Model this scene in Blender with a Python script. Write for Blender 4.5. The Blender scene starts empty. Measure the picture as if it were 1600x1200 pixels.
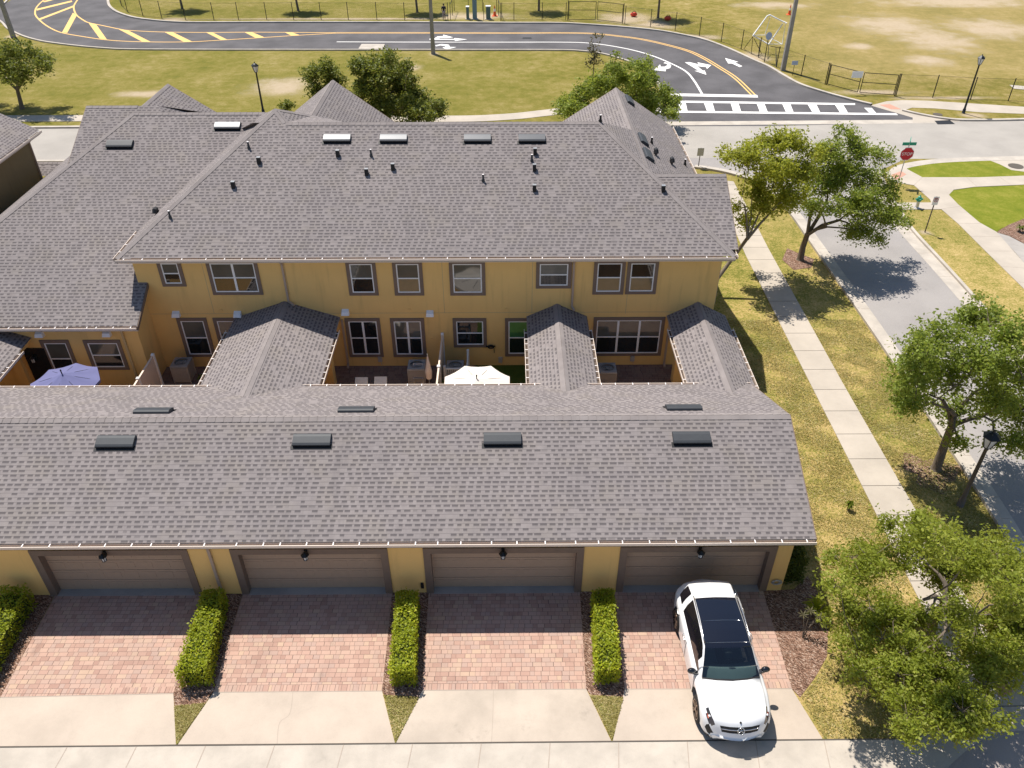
import bpy, math, random
import numpy as np
from mathutils import Vector as V3, Matrix
random.seed(7); RNG = np.random.default_rng(7)
SC = bpy.context.scene
COL = SC.collection

# ------------------------------------------------------------------ camera, world, sun, exposure
H = 21.2; F = 1257.0; PITCH = math.radians(36.4); YAW = math.radians(-0.46)
cam = bpy.data.cameras.new('camera'); camo = bpy.data.objects.new('camera', cam); COL.objects.link(camo)
camo.location = (0, 0, H); camo.rotation_euler = (math.pi/2 - PITCH, 0, YAW)
cam.sensor_width = 36; cam.lens = F/1600*36; cam.clip_end = 3000; cam.clip_start = .5
SC.camera = camo
SUN = V3((.29, -.40, -1)).normalized()          # direction the light travels
elev = math.asin(-SUN.z); az = math.atan2(-SUN.x, -SUN.y)   # clockwise from +Y
W_ = bpy.data.worlds.new('World'); SC.world = W_; W_.use_nodes = True
wn = W_.node_tree; bg = wn.nodes['Background']
sky = wn.nodes.new('ShaderNodeTexSky'); sky.sky_type = 'NISHITA'; sky.sun_disc = False
sky.sun_elevation = elev; sky.sun_rotation = az; sky.dust_density = .6; sky.ozone_density = 1.0
wn.links.new(sky.outputs[0], bg.inputs[0]); bg.inputs[1].default_value = .088
sl = bpy.data.lights.new('sun', 'SUN'); sl.energy = 4.8; sl.angle = math.radians(.53); sl.color = (1, .94, .85)
so = bpy.data.objects.new('sun', sl); COL.objects.link(so); so.rotation_euler = SUN.to_track_quat('-Z', 'Y').to_euler()
so.location = (-30, 60, 110)
SC.view_settings.view_transform = 'Standard'; SC.view_settings.look = 'None'
SC.view_settings.exposure = .45; SC.view_settings.gamma = 1

# ------------------------------------------------------------------ photo measurements -> world points
def _rz(v):
    c, s = math.cos(YAW), math.sin(YAW); return V3((c*v[0]-s*v[1], s*v[0]+c*v[1], v[2]))
_R = _rz((1, 0, 0)); _U = _rz((0, math.sin(PITCH), math.cos(PITCH))); _F = _rz((0, math.cos(PITCH), -math.sin(PITCH)))
def ray(px, py): return _R*((px-800)/F) - _U*((py-600)/F) + _F
O = V3((0, 0, H))
def G(px, py, z=0.0):                           # point on a level plane
    d = ray(px, py); return O + d*((z-H)/d.z)
def W(px, py, Y):                               # point on a plane facing the camera
    d = ray(px, py); return O + d*(Y/d.y)
def RP(px, py, Ye, ze, p):                      # point on a roof plane rising away from an eave
    d = ray(px, py); t = (ze - p*Ye - H)/(d.z - p*d.y); return O + d*t
def depth(P): return (P-O).dot(_F)

# ------------------------------------------------------------------ material helpers
class T:
    def __init__(s, name):
        s.m = bpy.data.materials.new(name); s.m.use_nodes = True; s.t = s.m.node_tree; s.t.nodes.clear()
    def n(s, typ, out=0, inp=None, **kw):
        nd = s.t.nodes.new(typ)
        for k, v in kw.items(): setattr(nd, k, v)
        for k, v in (inp or {}).items(): s.set(nd.inputs[k], v)
        return nd.outputs[out] if out is not None else nd
    def set(s, i, v):
        if isinstance(v, bpy.types.NodeSocket): s.t.links.new(v, i)
        elif v is not None:
            if i.type == 'RGBA' and len(v) == 3: v = (*v, 1)
            i.default_value = v
    def ma(s, op, a, b=None, c=None, clamp=False):
        return s.n('ShaderNodeMath', 0, {k: v for k, v in ((0, a), (1, b), (2, c)) if v is not None}, operation=op, use_clamp=clamp)
    def pos(s): return s.n('ShaderNodeNewGeometry', 0)
    def uv(s): return s.n('ShaderNodeUVMap', 0)
    def obj(s): return s.n('ShaderNodeTexCoord', 3)
    def sc(s, v, x, y, z): return s.n('ShaderNodeMapping', 0, {0: v, 3: (x, y, z)})
    def noise(s, v, scale, det=3, rough=.55): return s.n('ShaderNodeTexNoise', 0, {'Vector': v, 'Scale': scale, 'Detail': det, 'Roughness': rough})
    def wn(s, v): return s.n('ShaderNodeTexWhiteNoise', 0, {'Vector': v}, noise_dimensions='3D')
    def ramp(s, f, stops):
        nd = s.n('ShaderNodeValToRGB', None, {0: f}); r = nd.color_ramp
        while len(r.elements) < len(stops): r.elements.new(.5)
        for e, (p, c) in zip(r.elements, stops):
            e.position = p; e.color = (*c, 1) if len(c) == 3 else c
        return nd.outputs[0]
    def step(s, f, a, b): return s.n('ShaderNodeMapRange', 0, {0: f, 1: a, 2: b, 3: 0., 4: 1.}, interpolation_type='SMOOTHSTEP')
    def mix(s, f, a, b, blend='MIX'):
        nd = s.n('ShaderNodeMix', None, None, data_type='RGBA', blend_type=blend)
        s.set(nd.inputs[0], f); s.set(nd.inputs[6], a); s.set(nd.inputs[7], b); return nd.outputs[2]
    def bump(s, h, st=.5, d=.02): return s.n('ShaderNodeBump', 0, {'Strength': st, 'Distance': d, 'Height': h})
    def xyz(s, v):
        nd = s.n('ShaderNodeSeparateXYZ', None, {0: v}); return nd.outputs[0], nd.outputs[1], nd.outputs[2]
    def vec(s, x, y, z=0.): return s.n('ShaderNodeCombineXYZ', 0, {0: x, 1: y, 2: z})
    def out(s, sh): s.t.links.new(sh, s.n('ShaderNodeOutputMaterial', None).inputs[0]); return s.m
    def bsdf(s, col, rough=.8, nrm=None, metal=0., spec=.3, coat=0., emit=None):
        d = {'Base Color': col, 'Roughness': rough, 'Metallic': metal, 'Specular IOR Level': spec, 'Coat Weight': coat, 'Coat Roughness': .05}
        if nrm: d['Normal'] = nrm
        return s.n('ShaderNodeBsdfPrincipled', 0, d)

def plain(name, col, rough=.6, metal=0., spec=.4, var=.12, scale=6., coat=0.):
    t = T(name); p = t.obj(); f = t.noise(p, scale, 4)
    c = t.mix(f, tuple(x*(1-var) for x in col), tuple(min(1, x*(1+var)) for x in col))
    return t.out(t.bsdf(c, rough, None, metal, spec, coat))

def m_shingle(name, tone=1.0):
    t = T(name); u, v, _ = t.xyz(t.uv()); c = .158
    yr = t.ma('DIVIDE', v, c); row = t.ma('FLOOR', yr); fy = t.ma('SUBTRACT', yr, row)
    ro = t.wn(t.vec(row, 3.7, 1.))
    xs = t.ma('ADD', t.ma('DIVIDE', u, .26), t.ma('MULTIPLY', ro, 7.3))
    cell = t.ma('FLOOR', xs); fx = t.ma('SUBTRACT', xs, cell)
    r1 = t.wn(t.vec(cell, row, 0.)); r2 = t.wn(t.vec(cell, row, 5.)); r3 = t.wn(t.vec(cell, row, 9.))
    hw = t.ma('ADD', .22, t.ma('MULTIPLY', r1, .20)); ce = t.ma('ADD', .42, t.ma('MULTIPLY', r2, .16))
    dist = t.ma('SUBTRACT', t.ma('ABSOLUTE', t.ma('SUBTRACT', fx, ce)), hw)
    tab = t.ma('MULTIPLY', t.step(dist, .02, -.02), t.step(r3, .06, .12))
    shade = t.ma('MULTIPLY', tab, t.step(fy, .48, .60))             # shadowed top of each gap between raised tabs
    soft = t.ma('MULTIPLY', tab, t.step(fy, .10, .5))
    edge = t.ma('MULTIPLY', t.step(fy, .88, .97), .55)
    P = t.pos(); k = lambda a: tuple(x*tone for x in a)
    big = t.noise(P, .35, 5, .6); fine = t.noise(P, 70., 2); med = t.noise(t.vec(t.ma('MULTIPLY', u, 3.), t.ma('MULTIPLY', row, 1.7)), 1., 2)
    base = t.ramp(med, [(.25, k((.203, .180, .178))), (.5, k((.230, .204, .201))), (.75, k((.262, .233, .229)))])
    base = t.mix(t.ma('MULTIPLY', t.step(t.noise(P, 1.1, 4), .45, .72), .6), base, k((.235, .206, .184)))
    base = t.mix(.35, base, t.ramp(big, [(.3, (.40, .40, .41)), (.7, (.60, .59, .58))]), 'OVERLAY')
    base = t.mix(t.ma('MULTIPLY', t.step(fine, .35, .75), .28), base, k((.34, .31, .30)))
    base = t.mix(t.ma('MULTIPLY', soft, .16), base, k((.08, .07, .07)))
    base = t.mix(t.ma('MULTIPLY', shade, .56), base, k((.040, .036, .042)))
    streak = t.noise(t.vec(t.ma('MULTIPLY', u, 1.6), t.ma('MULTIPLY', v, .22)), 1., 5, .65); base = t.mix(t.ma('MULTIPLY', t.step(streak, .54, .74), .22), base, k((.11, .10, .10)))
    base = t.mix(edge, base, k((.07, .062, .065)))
    h = t.ma('ADD', t.ma('SUBTRACT', 1., fy), t.ma('MULTIPLY', tab, -.5))
    return t.out(t.bsdf(base, .93, t.bump(h, .35, .012), 0, .2))

def m_cap(name):
    t = T(name); P = t.pos(); n = t.noise(P, 1.6, 3); f = t.noise(P, 60, 2)
    c = t.ramp(n, [(.3, (.205, .18, .175)), (.7, (.27, .24, .232))])
    c = t.mix(t.ma('MULTIPLY', f, .4), c, (.3, .27, .26))
    return t.out(t.bsdf(c, .95, t.bump(f, .3, .01), 0, .15))

def m_stucco(name, col):
    t = T(name); P = t.pos(); n = t.noise(P, .8, 5); f = t.noise(P, 45, 3)
    x, y, z = t.xyz(P); streak = t.noise(t.sc(P, 3., 3., .25), 1.4, 4)
    c = t.mix(n, tuple(k*.88 for k in col), tuple(min(1, k*1.08) for k in col))
    c = t.mix(t.ma('MULTIPLY', t.step(streak, .52, .78), .32), c, tuple(k*.6 for k in col))
    return t.out(t.bsdf(c, .9, t.bump(f, .35, .01), 0, .15))

def m_concrete(name, col, stain=.3, scale=.6, spots=.0):
    t = T(name); P = t.pos(); n = t.noise(P, scale, 6, .6); f = t.noise(P, 38, 3); m = t.noise(P, 4.5, 4)
    c = t.mix(t.step(n, .3, .72), tuple(k*(1-stain) for k in col), col)
    c = t.mix(t.ma('MULTIPLY', m, .35), c, tuple(min(1, k*1.12) for k in col))
    c = t.mix(t.ma('MULTIPLY', t.step(f, .5, .75), .18), c, tuple(k*.6 for k in col))
    if spots: c = t.mix(t.ma('MULTIPLY', t.step(t.noise(P, 1.1, 5, .7), .58, .74), spots), c, tuple(k*.5 for k in col))
    return t.out(t.bsdf(c, .88, t.bump(f, .2, .008), 0, .25))

def m_paver(name, w=.20, h=.155, dark=1.0):
    t = T(name); P = t.pos(); x, y, z = t.xyz(P)
    # two-row module with alternating long and square stones
    ry = t.ma('DIVIDE', y, h); row = t.ma('FLOOR', ry); fy = t.ma('SUBTRACT', ry, row)
    ro = t.wn(t.vec(row, 1.3, 2.))
    xs = t.ma('ADD', t.ma('DIVIDE', x, w), t.ma('MULTIPLY', ro, 5.7))
    xs = t.ma('ADD', xs, t.ma('MULTIPLY', t.ma('SINE', t.ma('MULTIPLY', xs, 2.2)), .22))
    cell = t.ma('FLOOR', xs); fx = t.ma('SUBTRACT', xs, cell)
    r1 = t.wn(t.vec(cell, row, 0.)); r2 = t.wn(t.vec(cell, row, 8.))
    ex = t.ma('MINIMUM', fx, t.ma('SUBTRACT', 1., fx)); ey = t.ma('MINIMUM', fy, t.ma('SUBTRACT', 1., fy))
    joint = t.ma('MINIMUM', t.ma('MULTIPLY', ex, w), t.ma('MULTIPLY', ey, h))
    k = lambda a: tuple(q*dark for q in a)
    c = t.ramp(r1, [(0, k((.33, .195, .155))), (.3, k((.43, .27, .215))), (.55, k((.46, .305, .24))), (.8, k((.38, .265, .225))), (1, k((.48, .335, .24)))])
    c = t.mix(t.ma('MULTIPLY', t.noise(P, 30, 4), .35), c, k((.55, .40, .32)))
    c = t.mix(t.ma('MULTIPLY', t.step(t.noise(P, .7, 5), .45, .8), .35), c, k((.24, .16, .13)))
    c = t.mix(t.ma('MULTIPLY', t.step(t.noise(t.sc(P, 1., .4, 1.), 1.2, 5, .7), .58, .74), .35), c, k((.17, .12, .10)))
    c = t.mix(t.step(joint, .007, .002), c, k((.13, .095, .075)))
    return t.out(t.bsdf(c, .88, t.bump(t.step(joint, .0, .012), .4, .01), 0, .2))

def m_mulch(name):
    t = T(name); P = t.pos()
    v = t.n('ShaderNodeTexVoronoi', None, {'Vector': t.sc(t.n('ShaderNodeMapping', 0, {0: P, 2: (0, 0, .6)}), 1., 2.4, 1.), 'Scale': 19.})
    col = v.outputs['Color']; r, g, b = t.n('ShaderNodeSeparateColor', None, {0: col}).outputs
    c = t.ramp(r, [(0, (.07, .038, .028)), (.4, (.22, .125, .085)), (.75, (.36, .22, .16)), (1, (.58, .44, .35))])
    c = t.mix(t.ma('MULTIPLY', t.step(t.noise(P, 40, 3), .5, .7), .5), c, (.03, .018, .014))
    return t.out(t.bsdf(c, .95, t.bump(v.outputs['Distance'], .8, .05), 0, .1))

def m_asphalt(name, col, patch=.2, lines=0.):
    t = T(name); P = t.pos(); f = t.noise(P, 55, 3); n = t.noise(P, .35, 5); s = t.noise(t.sc(P, 1., 1., 1.), 3., 4)
    c = t.mix(t.step(n, .3, .7), tuple(k*(1-patch) for k in col), tuple(k*(1+patch) for k in col))
    c = t.mix(t.ma('MULTIPLY', t.step(f, .45, .8), .35), c, tuple(min(1, k*1.8+.02) for k in col))
    c = t.mix(t.ma('MULTIPLY', t.step(s, .58, .8), .25), c, tuple(k*.7 for k in col))
    return t.out(t.bsdf(c, .9, t.bump(f, .25, .01), 0, .25))

def m_paint(name, col, wear=.35, under=(.11, .105, .11)):
    t = T(name); P = t.pos(); f = t.noise(P, 9, 6, .7)
    c = t.mix(t.ma('MULTIPLY', t.step(f, .55, .75), wear), col, under)
    return t.out(t.bsdf(c, .75, None, 0, .3))

def m_leaf(name, c0, c1, c2, trans=.3):
    t = T(name); geo = t.n('ShaderNodeNewGeometry', None)
    rnd = geo.outputs['Random Per Island']; P = geo.outputs[0]
    c = t.ramp(rnd, [(0, c0), (.5, c1), (.93, c2), (1, (.33, .25, .09))])
    c = t.mix(t.step(t.noise(P, .9, 3), .35, .7), tuple(k*.72 for k in c1), c)
    d = t.bsdf(c, .55, None, 0, .35); tr = t.n('ShaderNodeBsdfTranslucent', 0, {0: t.mix(.5, c, (c2[0]*1.3, c2[1]*1.25, c2[2]*.8))})
    return t.out(t.n('ShaderNodeMixShader', 0, {0: trans, 1: d, 2: tr}))

def m_bark(name, a=(.10, .075, .055), b=(.23, .19, .15)):
    t = T(name); P = t.obj(); n = t.noise(t.sc(P, 6., 6., 1.2), 3., 5)
    return t.out(t.bsdf(t.mix(n, a, b), .95, t.bump(n, .6, .03), 0, .1))

def m_glass(name, tint=(.012, .016, .018), rough=.03, spec=.9):
    t = T(name); P = t.obj(); n = t.noise(P, 1.2, 2)
    c = t.mix(n, tuple(k*.6 for k in tint), tuple(k*1.5 for k in tint))
    return t.out(t.bsdf(c, rough, None, 0, spec, .3))

def m_clear(name, tint, amt):
    t = T(name)
    tr = t.n('ShaderNodeBsdfTransparent', 0, {0: tint}); gl = t.n('ShaderNodeBsdfGlossy', 0, {0: (1, 1, 1), 'Roughness': .02})
    fr = t.n('ShaderNodeFresnel', 0, {0: 1.5}); f = t.ma('ADD', t.ma('MULTIPLY', fr, .9), amt, clamp=True)
    return t.out(t.n('ShaderNodeMixShader', 0, {0: f, 1: tr, 2: gl}))

def m_chain(name):
    t = T(name); u, v, _ = t.xyz(t.uv())
    a = t.ma('ABSOLUTE', t.ma('SUBTRACT', t.ma('FRACT', t.ma('MULTIPLY', t.ma('ADD', u, v), 13.)), .5))
    b = t.ma('ABSOLUTE', t.ma('SUBTRACT', t.ma('FRACT', t.ma('MULTIPLY', t.ma('SUBTRACT', u, v), 13.)), .5))
    f = t.ma('LESS_THAN', t.ma('MINIMUM', a, b), .022)
    return t.out(t.n('ShaderNodeMixShader', 0, {0: f, 1: t.n('ShaderNodeBsdfTransparent', 0), 2: t.bsdf((.02, .02, .02), .6)}))

def m_ground():
    t = T('lawn_ground'); P = t.pos(); x, y, z = t.xyz(P)
    big = t.noise(P, .06, 4); mid = t.noise(P, .42, 5, .6); det = t.noise(P, 2.6, 6, .72); fine = t.ma('ADD', .5, t.ma('MULTIPLY', t.ma('SUBTRACT', t.noise(P, 9., 7, .85), .5), 1.9)); blades = t.noise(t.sc(P, 1., .5, 1.), 34., 4, .75)
    far = t.step(y, 38., 60.)
    g = t.ma('ADD', t.ma('MULTIPLY', mid, .30), t.ma('MULTIPLY', det, .30)); g = t.ma('ADD', g, t.ma('MULTIPLY', fine, .40))
    g = t.ma('ADD', g, t.ma('MULTIPLY', t.ma('SUBTRACT', big, .5), .30))
    g = t.ma('ADD', t.ma('MULTIPLY', t.ma('SUBTRACT', g, .5), 1.5), .5); g = t.ma('ADD', g, t.ma('MULTIPLY', t.ma('SUBTRACT', blades, .5), .35))
    lawn = t.step(t.ma('SUBTRACT', y, t.ma('MULTIPLY', x, .4)), 22., 30.)              # the turf is greener beside the house than along the garage
    g = t.ma('SUBTRACT', g, t.ma('MULTIPLY', lawn, .06))
    near = t.ramp(g, [(.22, (.085, .105, .02)), (.38, (.21, .205, .042)), (.50, (.40, .305, .105)), (.62, (.55, .40, .18)), (.80, (.64, .49, .29))])
    gf = t.ma('ADD', .5, t.ma('MULTIPLY', t.ma('SUBTRACT', t.ma('ADD', t.ma('MULTIPLY', t.noise(P, .16, 4, .6), .35), t.ma('ADD', t.ma('MULTIPLY', t.noise(P, 1.1, 5, .7), .40), t.ma('MULTIPLY', t.noise(P, 4.5, 5, .8), .25))), .5), 2.1))
    farc = t.ramp(gf, [(.18, (.105, .11, .018)), (.40, (.185, .162, .032)), (.55, (.262, .21, .062)), (.72, (.36, .28, .12)), (.9, (.48, .385, .22))])
    c = t.mix(far, near, farc)
    right = t.ma('MULTIPLY', t.step(t.ma('SUBTRACT', x, t.ma('MULTIPLY', y, .12)), 12., 26.), t.step(y, 70., 82.))
    c = t.mix(t.ma('MULTIPLY', right, .38), c, (.36, .27, .125))
    c = t.mix(t.ma('MULTIPLY', t.ma('MULTIPLY', t.step(x, 22., -4.), far), .34), c, (.150, .150, .026))
    # bare sandy patches
    sand = None
    for px, py, rx, ry in SANDS:
        ce = G(px, py); ex = abs(G(px+rx, py).x-ce.x); ey = abs(G(px, py-ry).y-ce.y)
        dx = t.ma('MULTIPLY', t.ma('SUBTRACT', x, ce.x), 1/ex); dy = t.ma('MULTIPLY', t.ma('SUBTRACT', y, ce.y), 1/ey)
        q = t.ma('SQRT', t.ma('ADD', t.ma('MULTIPLY', dx, dx), t.ma('MULTIPLY', dy, dy)))
        sand = q if sand is None else t.ma('MINIMUM', sand, q)
    sm = t.ma('ADD', sand, t.ma('MULTIPLY', t.ma('SUBTRACT', t.noise(P, .55, 6, .7), .5), 2.4))
    sm = t.ma('ADD', sm, t.ma('MULTIPLY', t.ma('SUBTRACT', fine, .5), .7))
    c = t.mix(t.ma('MULTIPLY', t.step(sm, 1.35, .2), .85), c, t.mix(det, (.38, .29, .19), (.56, .46, .35)))
    bare = t.ma('MULTIPLY', t.step(t.noise(P, .8, 6, .75), .66, .76), far)
    c = t.mix(t.ma('MULTIPLY', bare, .6), c, (.47, .38, .24))
    return t.out(t.bsdf(c, .95, t.bump(t.ma('ADD', fine, blades), .6, .06), 0, .1))

def m_turf(name, a, b, cc):
    t = T(name); P = t.pos(); mid = t.noise(P, .7, 5, .6); det = t.noise(P, 4., 5, .7); fine = t.noise(P, 14., 7, .85)
    g = t.ma('ADD', t.ma('MULTIPLY', mid, .4), t.ma('MULTIPLY', det, .25)); g = t.ma('ADD', g, t.ma('MULTIPLY', fine, .35)); g = t.ma('ADD', .5, t.ma('MULTIPLY', t.ma('SUBTRACT', g, .5), 2.0))
    c = t.ramp(g, [(.2, a), (.5, b), (.8, cc)])
    return t.out(t.bsdf(c, .95, t.bump(fine, .6, .05), 0, .1))

# ------------------------------------------------------------------ mesh builder
class MB:
    def __init__(s): s.v = []; s.f = []; s.m = []; s.uv = []
    def poly(s, pts, mi=0, uv=None):
        b = len(s.v); s.v += [tuple(p) for p in pts]; s.f.append(tuple(range(b, b+len(pts)))); s.m.append(mi)
        s.uv.append(uv or [(p[0], p[1]) for p in pts])
    def roof(s, pts, mi=0):                      # shingle courses run level, up the slope
        P = [V3(p) for p in pts]; n = V3((0, 0, 0))
        for i in range(len(P)):
            a, b = P[i], P[(i+1) % len(P)]
            n += V3(((a.y-b.y)*(a.z+b.z), (a.z-b.z)*(a.x+b.x), (a.x-b.x)*(a.y+b.y)))
        n.normalize()
        if n.z < 0: n = -n; P = P[::-1]
        h = V3((0, 0, 1)).cross(n); h = h.normalized() if h.length > 1e-5 else V3((1, 0, 0)); up = n.cross(h)
        s.poly(P, mi, [(p.dot(h), p.dot(up)) for p in P]); return n
    def box(s, a, b, mi=0):
        x0, y0, z0 = (min(a[i], b[i]) for i in range(3)); x1, y1, z1 = (max(a[i], b[i]) for i in range(3))
        s.hexa([(x0, y0, z0), (x1, y0, z0), (x1, y1, z0), (x0, y1, z0)], [(x0, y0, z1), (x1, y0, z1), (x1, y1, z1), (x0, y1, z1)], mi)
    def hexa(s, lo, hi, mi=0):
        n = len(lo); s.poly(lo[::-1], mi); s.poly(hi, mi)
        for i in range(n):
            j = (i+1) % n; s.poly([lo[i], lo[j], hi[j], hi[i]], mi)
    def prism(s, pts, z0, z1, mi=0, bottom=False):
        P = [(p[0], p[1]) for p in pts]
        if sum(P[i][0]*P[(i+1) % len(P)][1]-P[(i+1) % len(P)][0]*P[i][1] for i in range(len(P))) < 0: P = P[::-1]
        s.poly([(x, y, z1) for x, y in P], mi)
        for i in range(len(P)):
            a, b = P[i], P[(i+1) % len(P)]; s.poly([(*a, z0), (*b, z0), (*b, z1), (*a, z1)], mi)
    def tube(s, pts, rad, n=8, mi=0, cap=True):
        P = [V3(p) for p in pts]; R = rad if isinstance(rad, (list, tuple)) else [rad]*len(P); rings = []
        for i, p in enumerate(P):
            d = (P[min(i+1, len(P)-1)]-P[max(i-1, 0)]).normalized()
            a = d.cross(V3((0, 0, 1)) if abs(d.z) < .95 else V3((1, 0, 0))).normalized(); b = d.cross(a)
            k = len(s.v); s.v += [tuple(p+(a*math.cos(2*math.pi*j/n)+b*math.sin(2*math.pi*j/n))*R[i]) for j in range(n)]; rings.append(k)
        for r0, r1 in zip(rings, rings[1:]):
            for j in range(n):
                q = (r0+j, r0+(j+1) % n, r1+(j+1) % n, r1+j); s.f.append(q); s.m.append(mi); s.uv.append([s.v[i][:2] for i in q])
        if cap:
            for r, rev in ((rings[0], 0), (rings[-1], 1)):
                q = tuple(range(r, r+n)); q = q[::-1] if rev else q; s.f.append(q); s.m.append(mi); s.uv.append([s.v[i][:2] for i in q])
    def bar(s, p, q, w, h, mi=0):
        p, q = V3(p), V3(q); d = (q-p).normalized(); a = d.cross(V3((0, 0, 1)) if abs(d.z) < .95 else V3((0, 1, 0))).normalized()*w/2; b = d.cross(a).normalized()*h/2
        s.hexa([p-a-b, p+a-b, p+a+b, p-a+b], [q-a-b, q+a-b, q+a+b, q-a+b], mi)
    def ball(s, c, r, nu=10, nv=6, mi=0, sc=(1, 1, 1)):
        c = V3(c); g = [[(c.x+r*sc[0]*math.sin(math.pi*i/nv)*math.cos(2*math.pi*j/nu), c.y+r*sc[1]*math.sin(math.pi*i/nv)*math.sin(2*math.pi*j/nu), c.z+r*sc[2]*math.cos(math.pi*i/nv)) for j in range(nu)] for i in range(nv+1)]
        s.grid(g, mi, True)
    def lathe(s, prof, c, n=12, mi=0):
        c = V3(c); s.grid([[(c.x+r*math.cos(2*math.pi*j/n), c.y+r*math.sin(2*math.pi*j/n), c.z+z) for j in range(n)] for r, z in prof], mi, True)
    def grid(s, rows, mi=0, wrap=False):
        b = len(s.v); m = len(rows[0])
        for r in rows: s.v += [tuple(p) for p in r]
        for i in range(len(rows)-1):
            for j in range(m if wrap else m-1):
                k = (j+1) % m; q = (b+i*m+j, b+(i+1)*m+j, b+(i+1)*m+k, b+i*m+k)
                s.f.append(q); s.m.append(mi(i, j) if callable(mi) else mi); s.uv.append([s.v[t][:2] for t in q])
    def build(s, name, mats, parent=None, smooth=False, origin=None):
        me = bpy.data.meshes.new(name); off = origin if origin is not None else (parent.matrix_basis.translation if parent else V3((0, 0, 0)))
        root = parent
        while origin is None and root is not None and root.parent is not None:
            root = root.parent; off = off + root.matrix_basis.translation
        me.from_pydata([(x-off[0], y-off[1], z-off[2]) for x, y, z in s.v], [], s.f)
        for m in (mats if isinstance(mats, (list, tuple)) else [mats]): me.materials.append(m)
        me.polygons.foreach_set('material_index', s.m)
        uvl = me.uv_layers.new(name='UVMap'); uvl.data.foreach_set('uv', [c for f in s.uv for p in f for c in p])
        if smooth: me.polygons.foreach_set('use_smooth', [True]*len(s.f))
        me.update()
        o = bpy.data.objects.new(name, me); COL.objects.link(o); o.parent = parent
        return o

def tag(o, label=None, cat=None, group=None, kind=None):
    for k, v in (('label', label), ('category', cat), ('group', group), ('kind', kind)):
        if v: o[k] = v
    return o
def thing(name, loc, label, cat, group=None, rz=0):
    o = bpy.data.objects.new(name, None); COL.objects.link(o); o.location = loc; o.rotation_euler.z = rz; o.empty_display_size = .2
    return tag(o, label, cat, group)
def struct(name, mb, mats, label=None, kind='structure'):
    o = mb.build(name, mats); o['kind'] = kind
    if label: o['label'] = label
    return o
def children(o): return [c for c in COL.objects if c.parent == o]
def dup(o, loc=None, rz=None, label=None, parent=None):
    c = o.copy(); COL.objects.link(c); c.parent = parent
    if loc is not None: c.location = loc
    if rz is not None: c.rotation_euler.z = rz
    if label: c['label'] = label
    for ch in children(o): dup(ch, parent=c)
    return c
def quads(name, Q, mat, parent=None, off=None):
    Q = np.asarray(Q, dtype=np.float32)
    if off is not None: Q = Q - np.array(off, dtype=np.float32)
    n = len(Q); me = bpy.data.meshes.new(name)
    me.vertices.add(n*4); me.vertices.foreach_set('co', Q.reshape(-1))
    me.loops.add(n*4); me.loops.foreach_set('vertex_index', np.arange(n*4, dtype=np.int32))
    me.polygons.add(n); me.polygons.foreach_set('loop_start', np.arange(0, n*4, 4, dtype=np.int32))
    me.polygons.foreach_set('loop_total', np.full(n, 4, dtype=np.int32))
    me.materials.append(mat); me.update(calc_edges=True); me.validate()
    o = bpy.data.objects.new(name, me); COL.objects.link(o); o.parent = parent
    return o
def strip(line, w0, w1):                          # polygon quads along a ground polyline between two side offsets (left +)
    P = [V3((p[0], p[1], 0)) for p in line]; L = []; R = []
    for i, p in enumerate(P):
        d = (P[min(i+1, len(P)-1)]-P[max(i-1, 0)]); d.z = 0; d.normalize(); n = V3((-d.y, d.x, 0))
        L.append(p+n*w1); R.append(p+n*w0)
    return L, R
def smooth_line(pts, n=6):                        # Catmull-Rom through the measured points
    P = [V3(p) for p in pts]; out = []
    for i in range(len(P)-1):
        a, b, c, d = P[max(i-1, 0)], P[i], P[i+1], P[min(i+2, len(P)-1)]
        for k in range(n):
            t = k/n; out.append(.5*((2*b)+(c-a)*t+(2*a-5*b+4*c-d)*t*t+(3*b-a-3*c+d)*t**3))
    out.append(P[-1]); return out
def ribbon(mb, line, w0, w1, z, mi=0):
    L, R = strip(line, w0, w1)
    for i in range(len(L)-1): mb.poly([(R[i].x, R[i].y, z), (R[i+1].x, R[i+1].y, z), (L[i+1].x, L[i+1].y, z), (L[i].x, L[i].y, z)], mi)
def curb(mb, line, w0, w1, z0, z1, mi=0):
    L, R = strip(line, w0, w1)
    for i in range(len(L)-1):
        a, b, c, d = R[i], R[i+1], L[i+1], L[i]
        mb.poly([(a.x, a.y, z1), (b.x, b.y, z1), (c.x, c.y, z1), (d.x, d.y, z1)], mi)
        mb.poly([(a.x, a.y, z0), (b.x, b.y, z0), (b.x, b.y, z1), (a.x, a.y, z1)], mi)
        mb.poly([(c.x, c.y, z0), (d.x, d.y, z0), (d.x, d.y, z1), (c.x, c.y, z1)], mi)
def g2(lst, z=0): return [G(x, y, z) for x, y in lst]
def flat(mb, pxs, z, mi=0):
    P = g2(pxs); P = [(p.x, p.y, z) for p in P]
    if sum(P[i][0]*P[(i+1) % len(P)][1]-P[(i+1) % len(P)][0]*P[i][1] for i in range(len(P))) < 0: P = P[::-1]
    mb.poly(P, mi)
def text_mesh(s, size):
    cu = bpy.data.curves.new('lettering', 'FONT'); cu.body = s; cu.size = size; cu.align_x = 'CENTER'; cu.align_y = 'CENTER'; cu.extrude = .004
    o = bpy.data.objects.new('lettering', cu); COL.objects.link(o)
    me = bpy.data.meshes.new_from_object(o.evaluated_get(bpy.context.evaluated_depsgraph_get()))
    bpy.data.objects.remove(o); return me

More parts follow.
